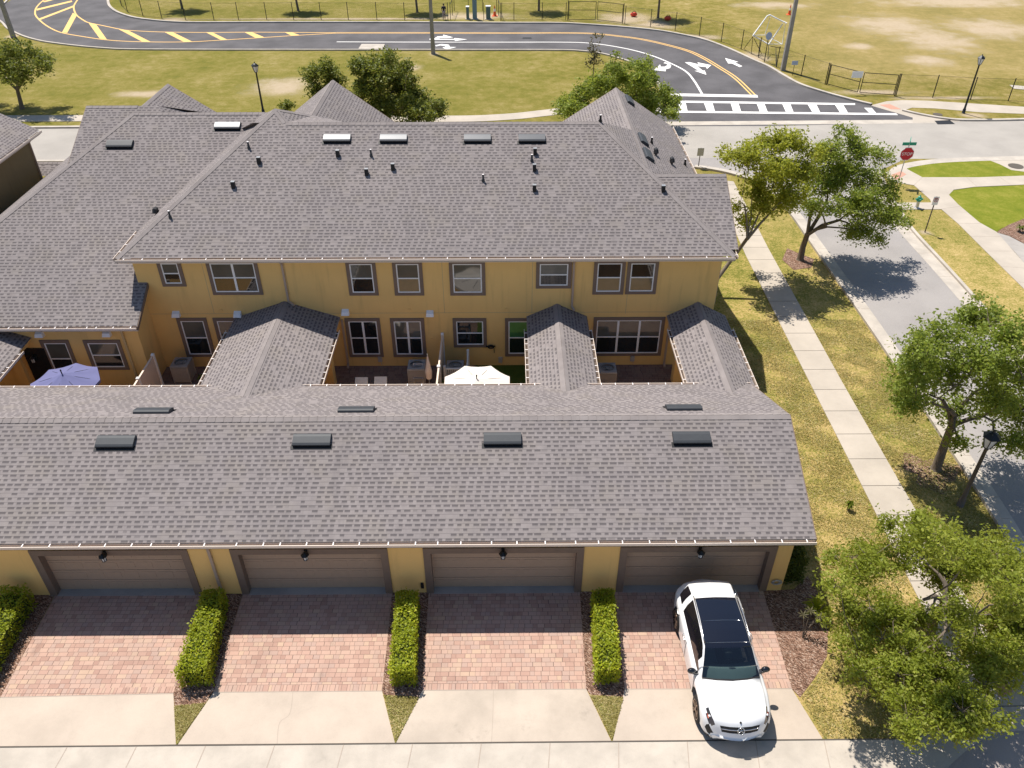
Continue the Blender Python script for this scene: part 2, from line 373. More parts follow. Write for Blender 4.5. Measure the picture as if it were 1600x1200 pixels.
# ------------------------------------------------------------------ materials
SANDS = [(1500, 3, 130, 9), (1395, 40, 70, 16), (1460, 62, 60, 18), (1550, 45, 70, 16), (1450, 95, 40, 8), (1340, 72, 22, 5), (1210, 8, 60, 5),
         (560, 29.5, 250, 1.6), (745, 25, 60, 6), (980, 29, 45, 9), (1020, 38, 40, 7), (1090, 58, 40, 4), (275, 30, 22, 3), (677, 84, 9, 3),
         (20, 56, 9, 4), (1360, 144, 60, 4), (1470, 153, 80, 3), (1520, 180, 20, 4), (1445, 363, 12, 5), (440, 135, 50, 14), (225, 147, 40, 6), (640, 105, 18, 6), (1180, 90, 25, 8)]
M = {}
M['ground'] = m_ground()
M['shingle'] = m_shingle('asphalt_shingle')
M['cap'] = m_cap('shingle_ridge_cap')
M['stucco'] = m_stucco('ochre_stucco', (.83, .54, .205))
M['olive'] = m_stucco('olive_stucco', (.20, .155, .085))
M['trim'] = plain('taupe_trim', (.20, .142, .108), .7)
M['door'] = plain('taupe_door', (.42, .295, .21), .6, var=.08)
M['white'] = plain('white_vinyl', (.87, .86, .85), .5, var=.05)
M['gutter'] = plain('almond_gutter', (.78, .66, .56), .4, var=.08)
M['bracket'] = plain('white_hanger', (.85, .80, .78), .35)
M['gutdark'] = plain('gutter_bed', (.10, .075, .06), .9)
M['spout'] = plain('taupe_downspout', (.42, .32, .25), .5)
M['spouty'] = plain('tan_downspout', (.55, .40, .20), .5)
M['vent'] = plain('dark_metal_vent', (.05, .055, .062), .55, .1, .3, .15)
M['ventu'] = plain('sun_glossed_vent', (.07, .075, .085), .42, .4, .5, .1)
M['ventblk'] = plain('black_vent', (.012, .012, .014), .6)
M['black'] = plain('black_metal', (.014, .014, .015), .45, .2)
M['glass'] = m_glass('window_glass')
M['glassl'] = m_glass('window_glass_blind', (.10, .10, .085), .06)
M['glassg'] = m_glass('window_glass_green_shade', (.05, .16, .06), .06)
M['concrete'] = m_concrete('apron_concrete', (.50, .42, .345), .2, .5, .12)
M['concrete2'] = m_concrete('stained_concrete', (.50, .425, .35), .25, .6, .42)
M['strip'] = m_concrete('gutter_concrete', (.50, .445, .38), .25, .9, .35)
M['walk'] = m_concrete('sidewalk_concrete', (.47, .415, .35), .2, .5, .15)
M['kerb'] = m_concrete('kerb_concrete', (.50, .45, .39), .28, 1., .2)
M['slab'] = m_concrete('pad_concrete', (.40, .37, .34), .25, 1., .2)
M['joint'] = plain('joint', (.10, .085, .07), .95)
M['softjoint'] = plain('tooled_joint', (.36, .30, .25), .95)
M['paver'] = m_paver('brick_pavers')
M['soldier'] = m_paver('paver_border', .115, .235)
M['patio'] = m_paver('patio_pavers', .22, .15, .55)
M['mulch'] = m_mulch('bark_mulch')
M['asphalt'] = m_asphalt('new_asphalt', (.098, .093, .097))
M['street'] = m_asphalt('side_street_asphalt', (.29, .27, .258), .08)
M['cross'] = m_asphalt('street_concrete', (.335, .31, .28), .09)
M['alley'] = m_asphalt('alley_asphalt', (.33, .29, .27), .1)
M['wpaint'] = m_paint('white_road_paint', (.82, .80, .77), .2)
M['ypaint'] = m_paint('yellow_road_paint', (.80, .49, .17), .25)
M['redpad'] = plain('red_paver_pad', (.50, .26, .19), .85)
M['green'] = m_turf('green_turf', (.10, .14, .012), (.17, .19, .02), (.31, .27, .06))
M['tipgrass'] = m_turf('planter_turf', (.11, .12, .02), (.21, .18, .04), (.34, .26, .09))
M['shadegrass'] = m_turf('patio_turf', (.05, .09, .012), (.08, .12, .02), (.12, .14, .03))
M['bark'] = m_bark('bark'); M['barkp'] = m_bark('pale_bark', (.16, .13, .10), (.33, .28, .22))
M['leaf'] = m_leaf('oak_leaves', (.10, .155, .015), (.215, .29, .030), (.40, .45, .10), .45)
M['leafn'] = m_leaf('near_oak_leaves', (.12, .165, .014), (.26, .315, .028), (.46, .48, .10), .48)
M['leafy'] = m_leaf('yellow_green_leaves', (.18, .215, .014), (.33, .37, .028), (.52, .52, .10), .48)
M['leafd'] = m_leaf('dark_leaves', (.08, .115, .014), (.165, .205, .026), (.30, .32, .07), .4)
M['leafb'] = m_leaf('sparse_bronze_leaves', (.07, .065, .03), (.12, .11, .05), (.22, .19, .09))
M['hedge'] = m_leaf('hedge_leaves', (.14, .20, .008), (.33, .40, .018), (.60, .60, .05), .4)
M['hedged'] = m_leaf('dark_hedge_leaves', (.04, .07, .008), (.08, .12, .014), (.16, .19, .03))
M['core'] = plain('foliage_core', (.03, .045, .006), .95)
M['ac'] = plain('beige_metal', (.45, .40, .35), .5); M['actop'] = plain('grey_metal', (.36, .37, .38), .4, .3)
M['fence'] = plain('tan_vinyl', (.74, .60, .48), .5, var=.06)
M['cloth'] = plain('white_canvas', (.66, .60, .54), .9, var=.06); M['clothb'] = plain('lavender_canvas_shaded', (.13, .135, .27), .9, var=.06)  # lavender canvas coloured darker to stand in for shade on that parasol
M['cushion'] = plain('white_cushion', (.70, .66, .60), .9)
M['pole'] = m_concrete('pole_concrete', (.36, .33, .29), .25, 2.)
M['lampglass'] = plain('lamp_glass', (.62, .62, .62), .25); M['lampb'] = plain('lantern_black', (.02, .022, .025), .4, .3)
M['bronze'] = plain('bronze_post', (.10, .085, .075), .5, .2)
M['red'] = plain('sign_red', (.52, .012, .03), .5, var=.05); M['signw'] = plain('sign_white', (.85, .85, .85), .5, var=.03)
M['signg'] = plain('sign_green', (.02, .30, .20), .5); M['signb'] = plain('sign_back', (.42, .42, .42), .5, .4)
M['orange'] = plain('orange_plastic', (.80, .12, .03), .5); M['redbag'] = plain('red_vinyl', (.65, .06, .03), .6)
M['chain'] = m_chain('chain_link'); M['teal'] = plain('teal_paint', (.03, .30, .20), .45)
M['silver'] = plain('silver_metal', (.6, .6, .6), .35, .7); M['cab'] = plain('utility_green', (.10, .16, .15), .5); M['cabb'] = plain('utility_blue_grey', (.16, .25, .28), .5)
M['signblue'] = plain('pale_blue_sign', (.45, .52, .68), .5)
# ------------------------------------------------------------------ ground, roads, pavements
mb = MB(); mb.poly([(-900, -300, 0), (900, -300, 0), (900, 1500, 0), (-900, 1500, 0)]); struct('ground', mb, M['ground'])
LO = [(-60, -2), (-40, 10), (0, 32), (12.5, 44), (22.5, 50), (41, 58), (65, 64.4), (87.5, 68), (125, 72.5), (162, 75.6), (200, 77.5), (300, 78.2), (420, 78.4), (600, 78.5), (750, 78.6), (875, 78.8), (912, 80.5), (942, 84.5), (975, 93.7), (1000, 103), (1020, 117), (1032, 135), (1036, 155), (1030, 175), (1012, 188), (985, 195)]
UP = [(176, -16), (168, -6), (168, 7.5), (175, 16), (187.5, 22.5), (210, 29), (247.5, 33.7), (285, 36), (330, 36.3), (420, 36), (520, 36), (700, 36.5), (800, 37.2), (875, 37.5), (925, 40), (975, 43.7), (1025, 48.7), (1062, 55), (1100, 63.7), (1137, 77.5), (1175, 95), (1200, 106), (1225, 121), (1250, 134), (1287, 146), (1325, 156.5), (1360, 165)]
LOg = smooth_line(g2(LO)); UPg = smooth_line(g2(UP))
mb = MB(); mb.poly([(p.x, p.y, .006) for p in (LOg + [G(985, 197.5), G(1200, 197), G(1426, 192), G(1426, 184)] + UPg[::-1] + [G(60, -24), G(20, -2), G(5, 8), G(-30, 12)])][::-1])
struct('loop_road', mb, M['asphalt'])
mb = MB(); curb(mb, LOg, -.22, 0, 0, .13); curb(mb, UPg, 0, .3, 0, .15)
curb(mb, smooth_line(g2([(16, -3), (5, 8), (-20, 14)])), -.22, 0, 0, .13); struct('loop_road_kerb', mb, M['kerb'])
# cross street
mb = MB(); T0 = G(60, 201); T1 = G(1500, 189.5); B0 = G(60, 252); B1 = G(1500, 248)
k = (T1.y-T0.y)/(T1.x-T0.x)
top = lambda x: T0.y+k*(x-T0.x)
bot = lambda x: B0.y+(B1.y-B0.y)/(B1.x-B0.x)*(x-B0.x)
mb.poly([(-160, bot(-160), .004), (160, bot(160), .004), (160, top(160), .004), (-160, top(-160), .004)]); struct('cross_street', mb, M['cross'])
mb = MB(); xa = G(985, 197).x; xb = G(1426, 193).x
curb(mb, [(-160, top(-160)), (xa, top(xa))], 0, .3, 0, .12)
ribbon(mb, [(xa, top(xa)-.3), (xb+2, top(xb+2)-.3)], -.15, .75, .010)
curb(mb, smooth_line(g2([(1412, 172.5), (1430, 177), (1450, 181), (1475, 185), (1500, 187.3), (1550, 187.5), (1600, 186.5), (1800, 182)])), -.3, 0, 0, .12)
curb(mb, [(-160, bot(-160)), (G(1060, 258).x, bot(10))], -.3, 0, 0, .12)
ribbon(mb, smooth_line(g2([(1385, 272), (1396, 264), (1413, 257), (1455, 250.5), (1513, 247.3), (1600, 245), (1800, 240)])), -.62, .12, .022)
struct('cross_street_kerb', mb, M['kerb'])
# corner concrete on the far right, ramps, drain
mb = MB(); flat(mb, [(1360, 165), (1385, 158.5), (1410, 156.5), (1450, 157.5), (1600, 167), (1800, 178), (1800, 186), (1600, 178), (1530, 175.5), (1460, 169.5), (1425, 168.5), (1412, 172.5), (1430, 177), (1450, 181), (1475, 185), (1500, 187.5), (1500, 190), (1426, 192), (1426, 184)], .014)
struct('corner_pavement', mb, M['walk'])
mb = MB(); flat(mb, [(1374, 164), (1390, 163), (1408, 171), (1392, 171)], .02); flat(mb, [(1392, 274), (1408, 268), (1416, 273), (1400, 282)], .036); flat(mb, [(1552, 1068), (1572, 1062), (1582, 1082), (1560, 1090)], .034); struct('ramp_pad', mb, M['redpad'])
mb = MB(); flat(mb, [(1460, 189), (1484, 188), (1492, 194), (1465, 194.5)], .02); flat(mb, [(817, 58.5), (830, 58.5), (831, 60.8), (816, 60.8)], .016)
struct('storm_drain', mb, M['ventblk'])
mb = MB(); flat(mb, [(565, 69), (601, 69.3), (601.5, 76.7), (560, 76.5)], .03); flat(mb, [(1577, 133), (1612, 136), (1618, 142), (1584, 139)], .03); struct('inlet_slab', mb, M['kerb'])
def disc(mb, px, py, r, z, mi=0, n=20):
    c = G(px, py); mb.poly([(c.x+r*math.cos(2*math.pi*i/n), c.y+r*math.sin(2*math.pi*i/n), z) for i in range(n)], mi)
mb = MB(); disc(mb, 1587, 260, .5, .036); disc(mb, 1465, 179, .38, .022); struct('manhole_cover', mb, M['joint'])
# pavement behind the house
mb = MB(); Lw = smooth_line(g2([(-300, 186), (0, 185.5), (130, 185), (400, 184), (692, 186), (790, 183), (850, 177), (900, 172), (960, 175), (1000, 184)]))
curb(mb, Lw, -.75, .75, 0, .03); struct('far_sidewalk', mb, M['walk'])
# side street
SL = [(1085, 262), (1115, 266), (1150, 274), (1185, 287), (1214, 309), (1240, 338), (1268, 378), (1330, 466), (1406, 577), (1485, 697), (1530, 765), (1575, 838), (1650, 965)]
SR = [(1372, 268), (1378, 285), (1390, 309), (1408, 338), (1426, 364), (1472, 414), (1525, 473), (1600, 560), (1760, 745)]
SLg = smooth_line(g2(SL)); SRg = smooth_line(g2(SR))
mb = MB(); mb.poly([(p.x, p.y, .008) for p in ([G(1060, 247), *SLg[:]] + [G(1800, 1100)] + SRg[::-1] + [G(1385, 262), G(1420, 246)])]); struct('side_street', mb, M['street'])
mb = MB(); ribbon(mb, SLg, 0, .55, .014); curb(mb, SLg, -.18, 0, 0, .14); ribbon(mb, SRg, -.75, 0, .014); curb(mb, SRg, 0, .18, 0, .13)
mb2 = MB()
for i in range(4, len(SLg)-1, 3):
    d = (SLg[i+1]-SLg[i]).normalized(); n = V3((-d.y, d.x, 0)); a = SLg[i]
    mb.bar(a+n*.55+V3((0, 0, .016)), a+V3((0, 0, .016)), .02, .004, 1)
for i in range(4, len(SRg)-1, 4):
    d = (SRg[i+1]-SRg[i]).normalized(); n = V3((-d.y, d.x, 0)); a = SRg[i]
    mb.bar(a-n*.75+V3((0, 0, .016)), a+V3((0, 0, .016)), .02, .004, 1)
struct('side_street_kerb', mb, [M['kerb'], M['softjoint']])
# sidewalk along the lawn
def walk_slab(name, left, right, z, step=1.52, mat='walk'):
    L = g2(left); R = g2(right); mb = MB(); pts = L + R[::-1]; mb.prism([(p.x, p.y) for p in pts], 0, z)
    return mb
lw = [(1108, 280), (1128, 315), (1165, 399), (1200, 469), (1266, 600), (1362, 790), (1440, 946), (1540, 1145)]; rw = [(1146, 284), (1172, 333), (1200, 388), (1258, 493), (1317, 600), (1422, 783), (1510, 935), (1640, 1140)]
mb = walk_slab('sidewalk', lw, rw, .03)
Lg = smooth_line(g2(lw)); Rg = smooth_line(g2(rw))
def at_y(line, y):
    for a, b in zip(line, line[1:]):
        if (a.y-y)*(b.y-y) <= 0 and a.y != b.y: return a.x+(b.x-a.x)*(y-a.y)/(b.y-a.y)
y = 13.
while y < 52:
    a, b = at_y(Lg, y), at_y(Rg, y)
    if a is not None and b is not None: mb.box((a, y-.012, .030), (b, y+.012, .0335), 1)
    y += 1.52
struct('sidewalk', mb, [M['walk'], M['joint']])
FW = [(1390, 265), (1414, 263), (1441, 277.5), (1530, 277.5), (1600, 275), (1800, 268), (1800, 282), (1600, 289), (1522, 292.5), (1490, 297), (1482.5, 305), (1497, 320), (1530, 348), (1557, 363), (1587, 397), (1680, 500), (1740, 610), (1690, 562), (1600, 452), (1542, 395), (1497, 350), (1471, 327.5), (1390, 328), (1390, 317), (1455, 317), (1453, 312), (1428, 290), (1403, 286), (1385, 279)]
mb = MB(); mb.prism([(p.x, p.y) for p in g2(FW)], 0, .03)
for a, b in (((1497, 350), (1533, 350)), ((1517, 370), (1563, 370)), ((1541, 393), (1585, 393)), ((1565, 417), (1607, 420)), ((1589, 441), (1632, 446)), ((1510, 277.5), (1526, 292)), ((1560, 276), (1580, 290)), ((1441, 277.5), (1428, 290)), ((1471, 327), (1500, 323))):
    p, q = G(*a), G(*b); mb.bar((p.x, p.y, .032), (q.x, q.y, .032), .022, .004, 1)
struct('corner_sidewalk', mb, [M['walk'], M['softjoint']])
mb = MB(); flat(mb, [(1413, 262.5), (1430, 257), (1455, 252), (1513, 249), (1545, 250.5), (1562, 257), (1580, 266), (1600, 268.5), (1600, 275), (1530, 277.3), (1441, 277.3)], .018)
flat(mb, [(1487, 298), (1522, 293), (1600, 289.5), (1800, 282), (1800, 420), (1600, 345), (1565, 357), (1557, 363), (1530, 348), (1497, 320), (1483, 305)], .018); struct('green_lawn', mb, M['green'])
mb = MB(); flat(mb, [(1545, 250.5), (1562, 257), (1580, 266), (1600, 268.5), (1700, 268), (1700, 243), (1600, 246), (1530, 248.5)], .012); struct('corner_concrete', mb, M['walk'])
mb = MB(); flat(mb, [(1557, 363), (1575, 352), (1600, 342), (1700, 345), (1700, 420), (1600, 381), (1577, 369)], .022); struct('mulch_bed_corner', mb, M['mulch'])
mb = MB(); flat(mb, [(1557, 363.5), (1577, 369.5), (1600, 381.5), (1700, 421), (1700, 470), (1640, 455), (1600, 411), (1587, 396)], .02); struct('corner_driveway', mb, M['slab'])
mb = MB(); flat(mb, [(1230, 388), (1248, 396), (1272, 405), (1268, 418), (1240, 422), (1222, 406)], .012)
cc = G(1455, 738); rr = .95
mb.poly([(cc.x+rr*(1+.25*math.sin(3*a+1)+.15*math.sin(7*a))*math.cos(a), cc.y+rr*(1+.25*math.sin(3*a+1)+.15*math.sin(7*a))*math.sin(a), .012) for a in [2*math.pi*i/40 for i in range(40)]]); struct('tree_mulch', mb, M['mulch'])
# road markings
mb = MB()
yo = smooth_line(g2([(80, -8), (65, 3), (57.5, 11), (55, 17.5), (55.6, 23.7), (61, 30.6), (71, 39), (85, 47), (100, 52), (125, 56.5), (162.5, 62), (200, 64.7), (250, 65.8), (300, 65.3), (350, 62.5), (400, 59.5), (462, 55.5), (525, 51.9)]))
yi = smooth_line(g2([(127, -8), (121, 0), (115.6, 9), (116, 16), (120, 24), (131, 32), (139, 35.6), (160, 40), (187, 45.6), (200, 47.5), (250, 50), (325, 50.8), (400, 50.4), (525, 51.2)]))
ribbon(mb, yo, -.09, .09, .012); ribbon(mb, yi, -.09, .09, .0125)
for q in ([(57, 14), (57.5, 16.6), (113, 3), (112, .8)], [(60.5, 29.3), (63, 31.2), (115.6, 11), (115, 8.6)], [(114, 20), (120, 24), (105, 51.5), (97, 50.8)], [(138, 35.5), (150, 37.8), (167, 61.8), (156, 60.5)], [(184, 45), (200, 47.5), (235, 65.3), (222, 65)], [(257, 50.2), (270, 50.4), (300, 65), (287, 65.4)], [(322, 50.8), (332, 50.8), (355, 62), (345, 62.5)], [(382, 50.4), (394, 50.5), (413, 58.4), (399, 59.2)], [(445, 50.6), (456, 50.7), (468, 54.8), (455, 55.6)], [(66, 2.5), (70, 3.5), (95, -3), (85, -3)]):
    flat(mb, q, .0115)
dy = smooth_line(g2([(525, 51.5), (600, 51.4), (800, 51.8), (875, 51.5), (925, 52.5), (962, 56), (1000, 61), (1037, 69), (1075, 79.5), (1100, 91), (1125, 106), (1150, 122.5), (1177, 148.5)]))
ribbon(mb, dy, .09, .24, .012); ribbon(mb, dy, -.24, -.09, .012)
struct('yellow_marking', mb, M['ypaint'])
mb = MB()
wl = smooth_line(g2([(526, 65.5), (650, 65.9), (800, 66), (875, 66), (915, 67), (950, 71), (987, 78), (1020, 87.5), (1050, 100), (1072, 112), (1085, 127), (1097, 147)]))
ribbon(mb, wl, -.10, .10, .012)
flat(mb, [(1045, 146), (1183, 148.5), (1184.5, 152.5), (1045, 150)], .012)
flat(mb, [(1030, 157), (1336, 161.6), (1336, 164.2), (1030, 160)], .0125); flat(mb, [(1030, 173), (1400, 177.2), (1403, 180), (1030, 175.8)], .0125)
for a, b, c, d in ((1018, 1030, 1024, 1034), (1059, 1071, 1065, 1074.6), (1099.5, 1113, 1105.5, 1117.5), (1141.5, 1153.5, 1146, 1158.6), (1182, 1194, 1188, 1200), (1222, 1234.5, 1229, 1240.5), (1261.5, 1275, 1270.5, 1282.5), (1304, 1317, 1314, 1326)):
    u = (a-1030)/306*4.5; w = (c-1030)/370*4.2
    flat(mb, [(a, 159+u), (b, 159+u), (d, 175+w), (c, 175+w)], .0118)
flat(mb, [(1350, 168.6), (1362, 168.8), (1370, 178), (1360, 178)], .0118)
Z4 = lambda L: [(1040+x/6.667, y/6.667) for x, y in L]
flat(mb, Z4([(618, 605), (757, 645), (722, 652), (800, 690), (772, 700), (690, 662), (652, 662)]), .012)
flat(mb, Z4([(200, 650), (248, 648), (345, 672), (330, 650), (475, 680), (430, 720), (422, 700), (330, 690), (388, 738), (407, 735), (425, 780), (300, 738), (345, 738)]), .012)
Z5 = lambda L: [(960+x/3.3333, 60+y/3.3333) for x, y in L]
flat(mb, Z5([(205, 165), (238, 136), (241, 148), (262, 148), (276, 140), (272, 132), (255, 130), (262, 125), (285, 130), (296, 142), (290, 155), (265, 162), (268, 172)]), .012)
Z2 = lambda L: [(400+x/4, y/4) for x, y in L]
flat(mb, Z2([(1085, 242), (1240, 244), (1240, 238), (1320, 247), (1245, 256), (1240, 250), (1085, 249)]), .012)
flat(mb, Z2([(1110, 244), (1135, 228), (1170, 226), (1170, 217), (1232, 234), (1195, 238), (1150, 236), (1140, 244)]), .0122)
flat(mb, Z2([(1120, 284), (1160, 276), (1205, 280), (1212, 294), (1253, 295), (1190, 309), (1165, 297), (1185, 294), (1180, 287), (1150, 284), (1125, 290)]), .012)
struct('white_marking', mb, M['wpaint'])
# alley, gutter strip and driveways
a0 = G(0, 1167.5); a1 = G(1285, 1156); ka = (a1.y-a0.y)/(a1.x-a0.x)
ay = lambda x: a0.y+ka*(x-a0.x)
xr = G(1440, 1150).x; mb = MB()
e0 = smooth_line([V3((xr, ay(xr)-.47, 0)), G(1500, 1141), G(1560, 1112), G(1640, 1055), G(1760, 940)])
mb.poly([(-60, ay(-60)-.5, .004), (-60, -60, .004), (60, -60, .004), (60, 30, .004)] + [(p.x, p.y, .004) for p in e0[::-1]]); struct('alley', mb, M['alley'])
mb = MB(); mb.poly([(-60, ay(-60)-.93, .008), (xr+.35, ay(xr)-.88, .008), (xr+.35, ay(xr), .008), (-60, ay(-60), .008)])
ribbon(mb, e0, -.47, .47, .0084)
for x in np.arange(-24, 12, 1.9):
    mb.bar((x+.35, ay(x)-.92, .0105), (x+.45, ay(x)-.01, .0105), .025, .003, 1)
mb.box((-60, ay(0)-.0, 0), (-59, ay(0)+.01, .01), 1)
L, R = strip([(-60, ay(-60)), (G(1440, 1150).x, ay(G(1440, 1150).x))], -.018, .018)
mb.poly([(R[0].x, R[0].y, .0205), (R[1].x, R[1].y, .0205), (L[1].x, L[1].y, .0205), (L[0].x, L[0].y, .0205)], 2)
struct('gutter_strip', mb, [M['strip'], M['softjoint'], M['joint']])
DR = [  # paver corners back-left, back-right, front-right, front-left ; apron front-right, front-left
    ((-235, 935), (14, 932), (-71, 1092), (-330, 1094), (-72, 1169), (-400, 1172)),
    ((86, 931), (318, 928.5), (271, 1084), (1, 1090), (275, 1163.5), (-67, 1168.5)),
    ((379, 929), (613, 926.5), (597, 1080), (334, 1082), (617, 1161), (278, 1163.5)),
    ((670, 926), (906, 925), (916, 1077), (660, 1079), (955, 1158), (619, 1161)),
    ((960, 925), (1192, 923), (1237, 1076.5), (976, 1077), (1286, 1156.3), (957.5, 1158))]
for i, (bl, br, fr, fl, ar, al) in enumerate(DR):
    mb = MB(); P = [G(*q) for q in (bl, br, fr, fl)]; b = (P[3]-P[0]); 
    k1 = 1-.23/(P[0]-P[3]).length; k2 = 1-.23/(P[1]-P[2]).length
    m3 = P[0].lerp(P[3], k1); m2 = P[1].lerp(P[2], k2)
    mb.poly([(p.x, p.y, .014) for p in (P[0], m3, m2, P[1])], 0); mb.poly([(p.x, p.y, .014) for p in (m3, P[3], P[2], m2)], 1)
    struct('paver_driveway', mb, [M['paver'], M['soldier']])
    mb = MB(); A = [G(*q) for q in (fl, al, ar, fr)]; mb.poly([(p.x, p.y, .012) for p in A], 0)
    if i in (2, 3):                                  # the wandering crack in the slab
        cr = [(458, 1080), (453, 1115), (437, 1130), (433, 1162)] if i == 2 else [(771, 1079), (770, 1120), (768, 1160)]
        c = smooth_line(g2(cr)); ribbon(mb, c, -.006, .006, .0145, 1)
    L = [A[0], A[3]]; ribbon(mb, L, -.012, .012, .0155, 1)
    struct('concrete_apron', mb, [M['concrete2'] if i == 3 else M['concrete'], M['softjoint']])
mb = MB(); bed = [[(14, 929), (86, 929), (1, 1090), (-71, 1092)], [(318, 926), (379, 927), (334, 1082), (320, 1100), (272, 1105), (271, 1084)], [(613, 925), (670, 924), (660, 1079), (655, 1090), (600, 1086), (597, 1080)], [(906, 923), (960, 923), (976, 1077), (974, 1090), (922, 1086), (916, 1077)], [(1192, 923), (1240, 921), (1262, 900), (1280, 930), (1294, 985), (1292, 1026), (1274, 1058), (1250, 1090), (1237, 1076.5)]]
for q in bed: flat(mb, q, .010)
struct('mulch_bed', mb, M['mulch'])
mb = MB()
for q in ([(1, 1090), (-67, 1168), (-72, 1169), (-71, 1092)], [(271.5, 1085), (273, 1104), (321, 1099), (333, 1082), (277.5, 1163.5), (275.5, 1163.5)], [(600, 1086), (655, 1090), (618.5, 1161), (617.5, 1161)], [(922, 1086), (974, 1090), (957, 1158), (955.5, 1158)]): flat(mb, q, .013)
struct('planter_turf', mb, M['tipgrass'])
# courtyard floors
mb = MB(); mb.poly([(-40, 24, .006), (10, 24, .006), (10, 30.5, .006), (-40, 30.5, .006)]); struct('patio_floor', mb, M['patio'])
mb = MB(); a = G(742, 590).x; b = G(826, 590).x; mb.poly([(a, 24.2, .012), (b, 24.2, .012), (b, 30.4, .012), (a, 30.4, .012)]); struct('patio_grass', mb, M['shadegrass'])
# ------------------------------------------------------------------ townhouse
YW = 30.2; YE = 29.82; ZE = W(650, 402, YE).z; SL_ = .5
main = lambda px, py: RP(px, py, YE, ZE, SL_)
A = W(180, 402, YE); B = W(1149, 402, YE); A.z = B.z = ZE
TP = main(430, 170); RR_ = main(938, 191); RL_ = main(447, 191); RR_.z = RL_.z = (RR_.z+RL_.z)/2; RR_.y = RL_.y = (RR_.y+RL_.y)/2
YB = 2*RR_.y-YE
house = thing('townhouse', (A.x, YW, 0), 'long two storey ochre stucco townhouse row with grey shingle hip roofs', 'house')
def cap_strip(lst, a, b, n1, n2, w=.17, mi=0):
    mb = MB(); lst.append(mb)
    a, b = V3(a), V3(b); e = (b-a).normalized(); Lp = (b-a).length
    for n in (n1, n2):
        t = n.cross(e).normalized(); t = -t if t.z > 0 else t
        if abs(t.z) < 1e-3: t = n.cross(e).normalized()
        k = max(1, int(Lp/.28))
        for i in range(k):
            p = a+e*(Lp*i/k); q = a+e*(Lp*(i+1)/k); hi, lo = .022, .010
            mb.poly([p+n*lo, q+n*hi, q+n*hi+t*w, p+n*lo+t*w], mi)
def gable(x0, x1, y0, y1, zr, ze, axis, mb, caps, over=None):
    # ridge along Y when axis == 'y' (x0,x1 eaves) else along X
    if axis == 'y':
        xm = (x0+x1)/2; a = mb.roof([(x0, y0, ze), (x0, y1, ze), (xm, y1, zr), (xm, y0, zr)]); b = mb.roof([(x1, y0, ze), (xm, y0, zr), (xm, y1, zr), (x1, y1, ze)])
        cap_strip(caps, (xm, y0, zr), (xm, y1, zr), a, b)
    else:
        ym = (y0+y1)/2; a = mb.roof([(x0, y0, ze), (x1, y0, ze), (x1, ym, zr), (x0, ym, zr)]); b = mb.roof([(x0, ym, zr), (x1, ym, zr), (x1, y1, ze), (x0, y1, ze)])
        cap_strip(caps, (x0, ym, zr), (x1, ym, zr), a, b)
    return a, b
rf = MB(); cp = []
nf = rf.roof([A, B, RR_, RL_, TP])
Bb = V3((B.x, YB, ZE)); nr = rf.roof([B, Bb, RR_]); kR = (RR_.z-ZE)/(B.x-RR_.x)
A2 = V3((A.x, 2*TP.y-YE, ZE)); nl = rf.roof([A, TP, A2])
nb = rf.roof([RR_, Bb, (A.x, YB, ZE), (RL_.x-1.5, RR_.y, RR_.z)])
KP = W(490, 180.5, TP.y+2.0); R52 = main(540, 191); R52.y, R52.z = RR_.y, RR_.z
nt = rf.roof([TP, RL_, KP]); nt2 = rf.roof([RL_, R52, KP]); rf.roof([TP, KP, (KP.x, A2.y, ZE), A2]); rf.roof([KP, R52, (R52.x, A2.y, ZE), (KP.x, A2.y, ZE)])
cap_strip(cp, A, TP, nf, nl); cap_strip(cp, B, RR_, nf, nr); cap_strip(cp, RL_, RR_, nf, nb); cap_strip(cp, TP, KP, nt, V3((0, .5, .86))); cap_strip(cp, RL_, TP, nf, nt)
# right return gable
ZS = ZE-.20; rg = RP(1134, 272, YE, ZS, SL_); XR = rg.x
n1 = rf.roof([(RR_.x, YE+.5, ZS+.25), (XR, YE+.5, ZS+.25), (XR, rg.y, rg.z), (RR_.x-1, rg.y, rg.z)])
n2 = rf.roof([(RR_.x-1, rg.y, rg.z), (XR, rg.y, rg.z), (XR, 2*rg.y-YE, ZS), (RR_.x, 2*rg.y-YE, ZS)])
cap_strip(cp, (RR_.x+1.4, rg.y, rg.z), (XR, rg.y, rg.z), n1, n2)
# street-side wings
wings = []
YF = G(1056, 197, ZE).y
for (px, py), half in (((963, 129), None), ((520, 125), None), ((262, 131), None)):
    pk = W(px, py, YF); hw = G(1056, 197, ZE).x-W(963, 129, YF).x
    if px > 900: hw = B.x-pk.x+.012; pk.z = ZE+kR*hw
    a, b = gable(pk.x-hw, pk.x+hw, (YE+2*(pk.z-ZE)-.05 if px > 900 else RR_.y+.2 if px > 300 else 38.5), YF, pk.z, ZE, 'y', rf, cp); wings.append((pk, hw, b))
    if px < 300:
        x0, x1, y0, y1 = pk.x-hw, pk.x+hw, 38.5, 35.0; rf.roof([(x0, y1, ZE), (x1, y1, ZE), (pk.x, y0, pk.z)]); rf.roof([(x0, y0, ZE), (pk.x, y0, pk.z), (x0, y1, ZE)]); rf.roof([(x1, y0, ZE), (x1, y1, ZE), (pk.x, y0, pk.z)])
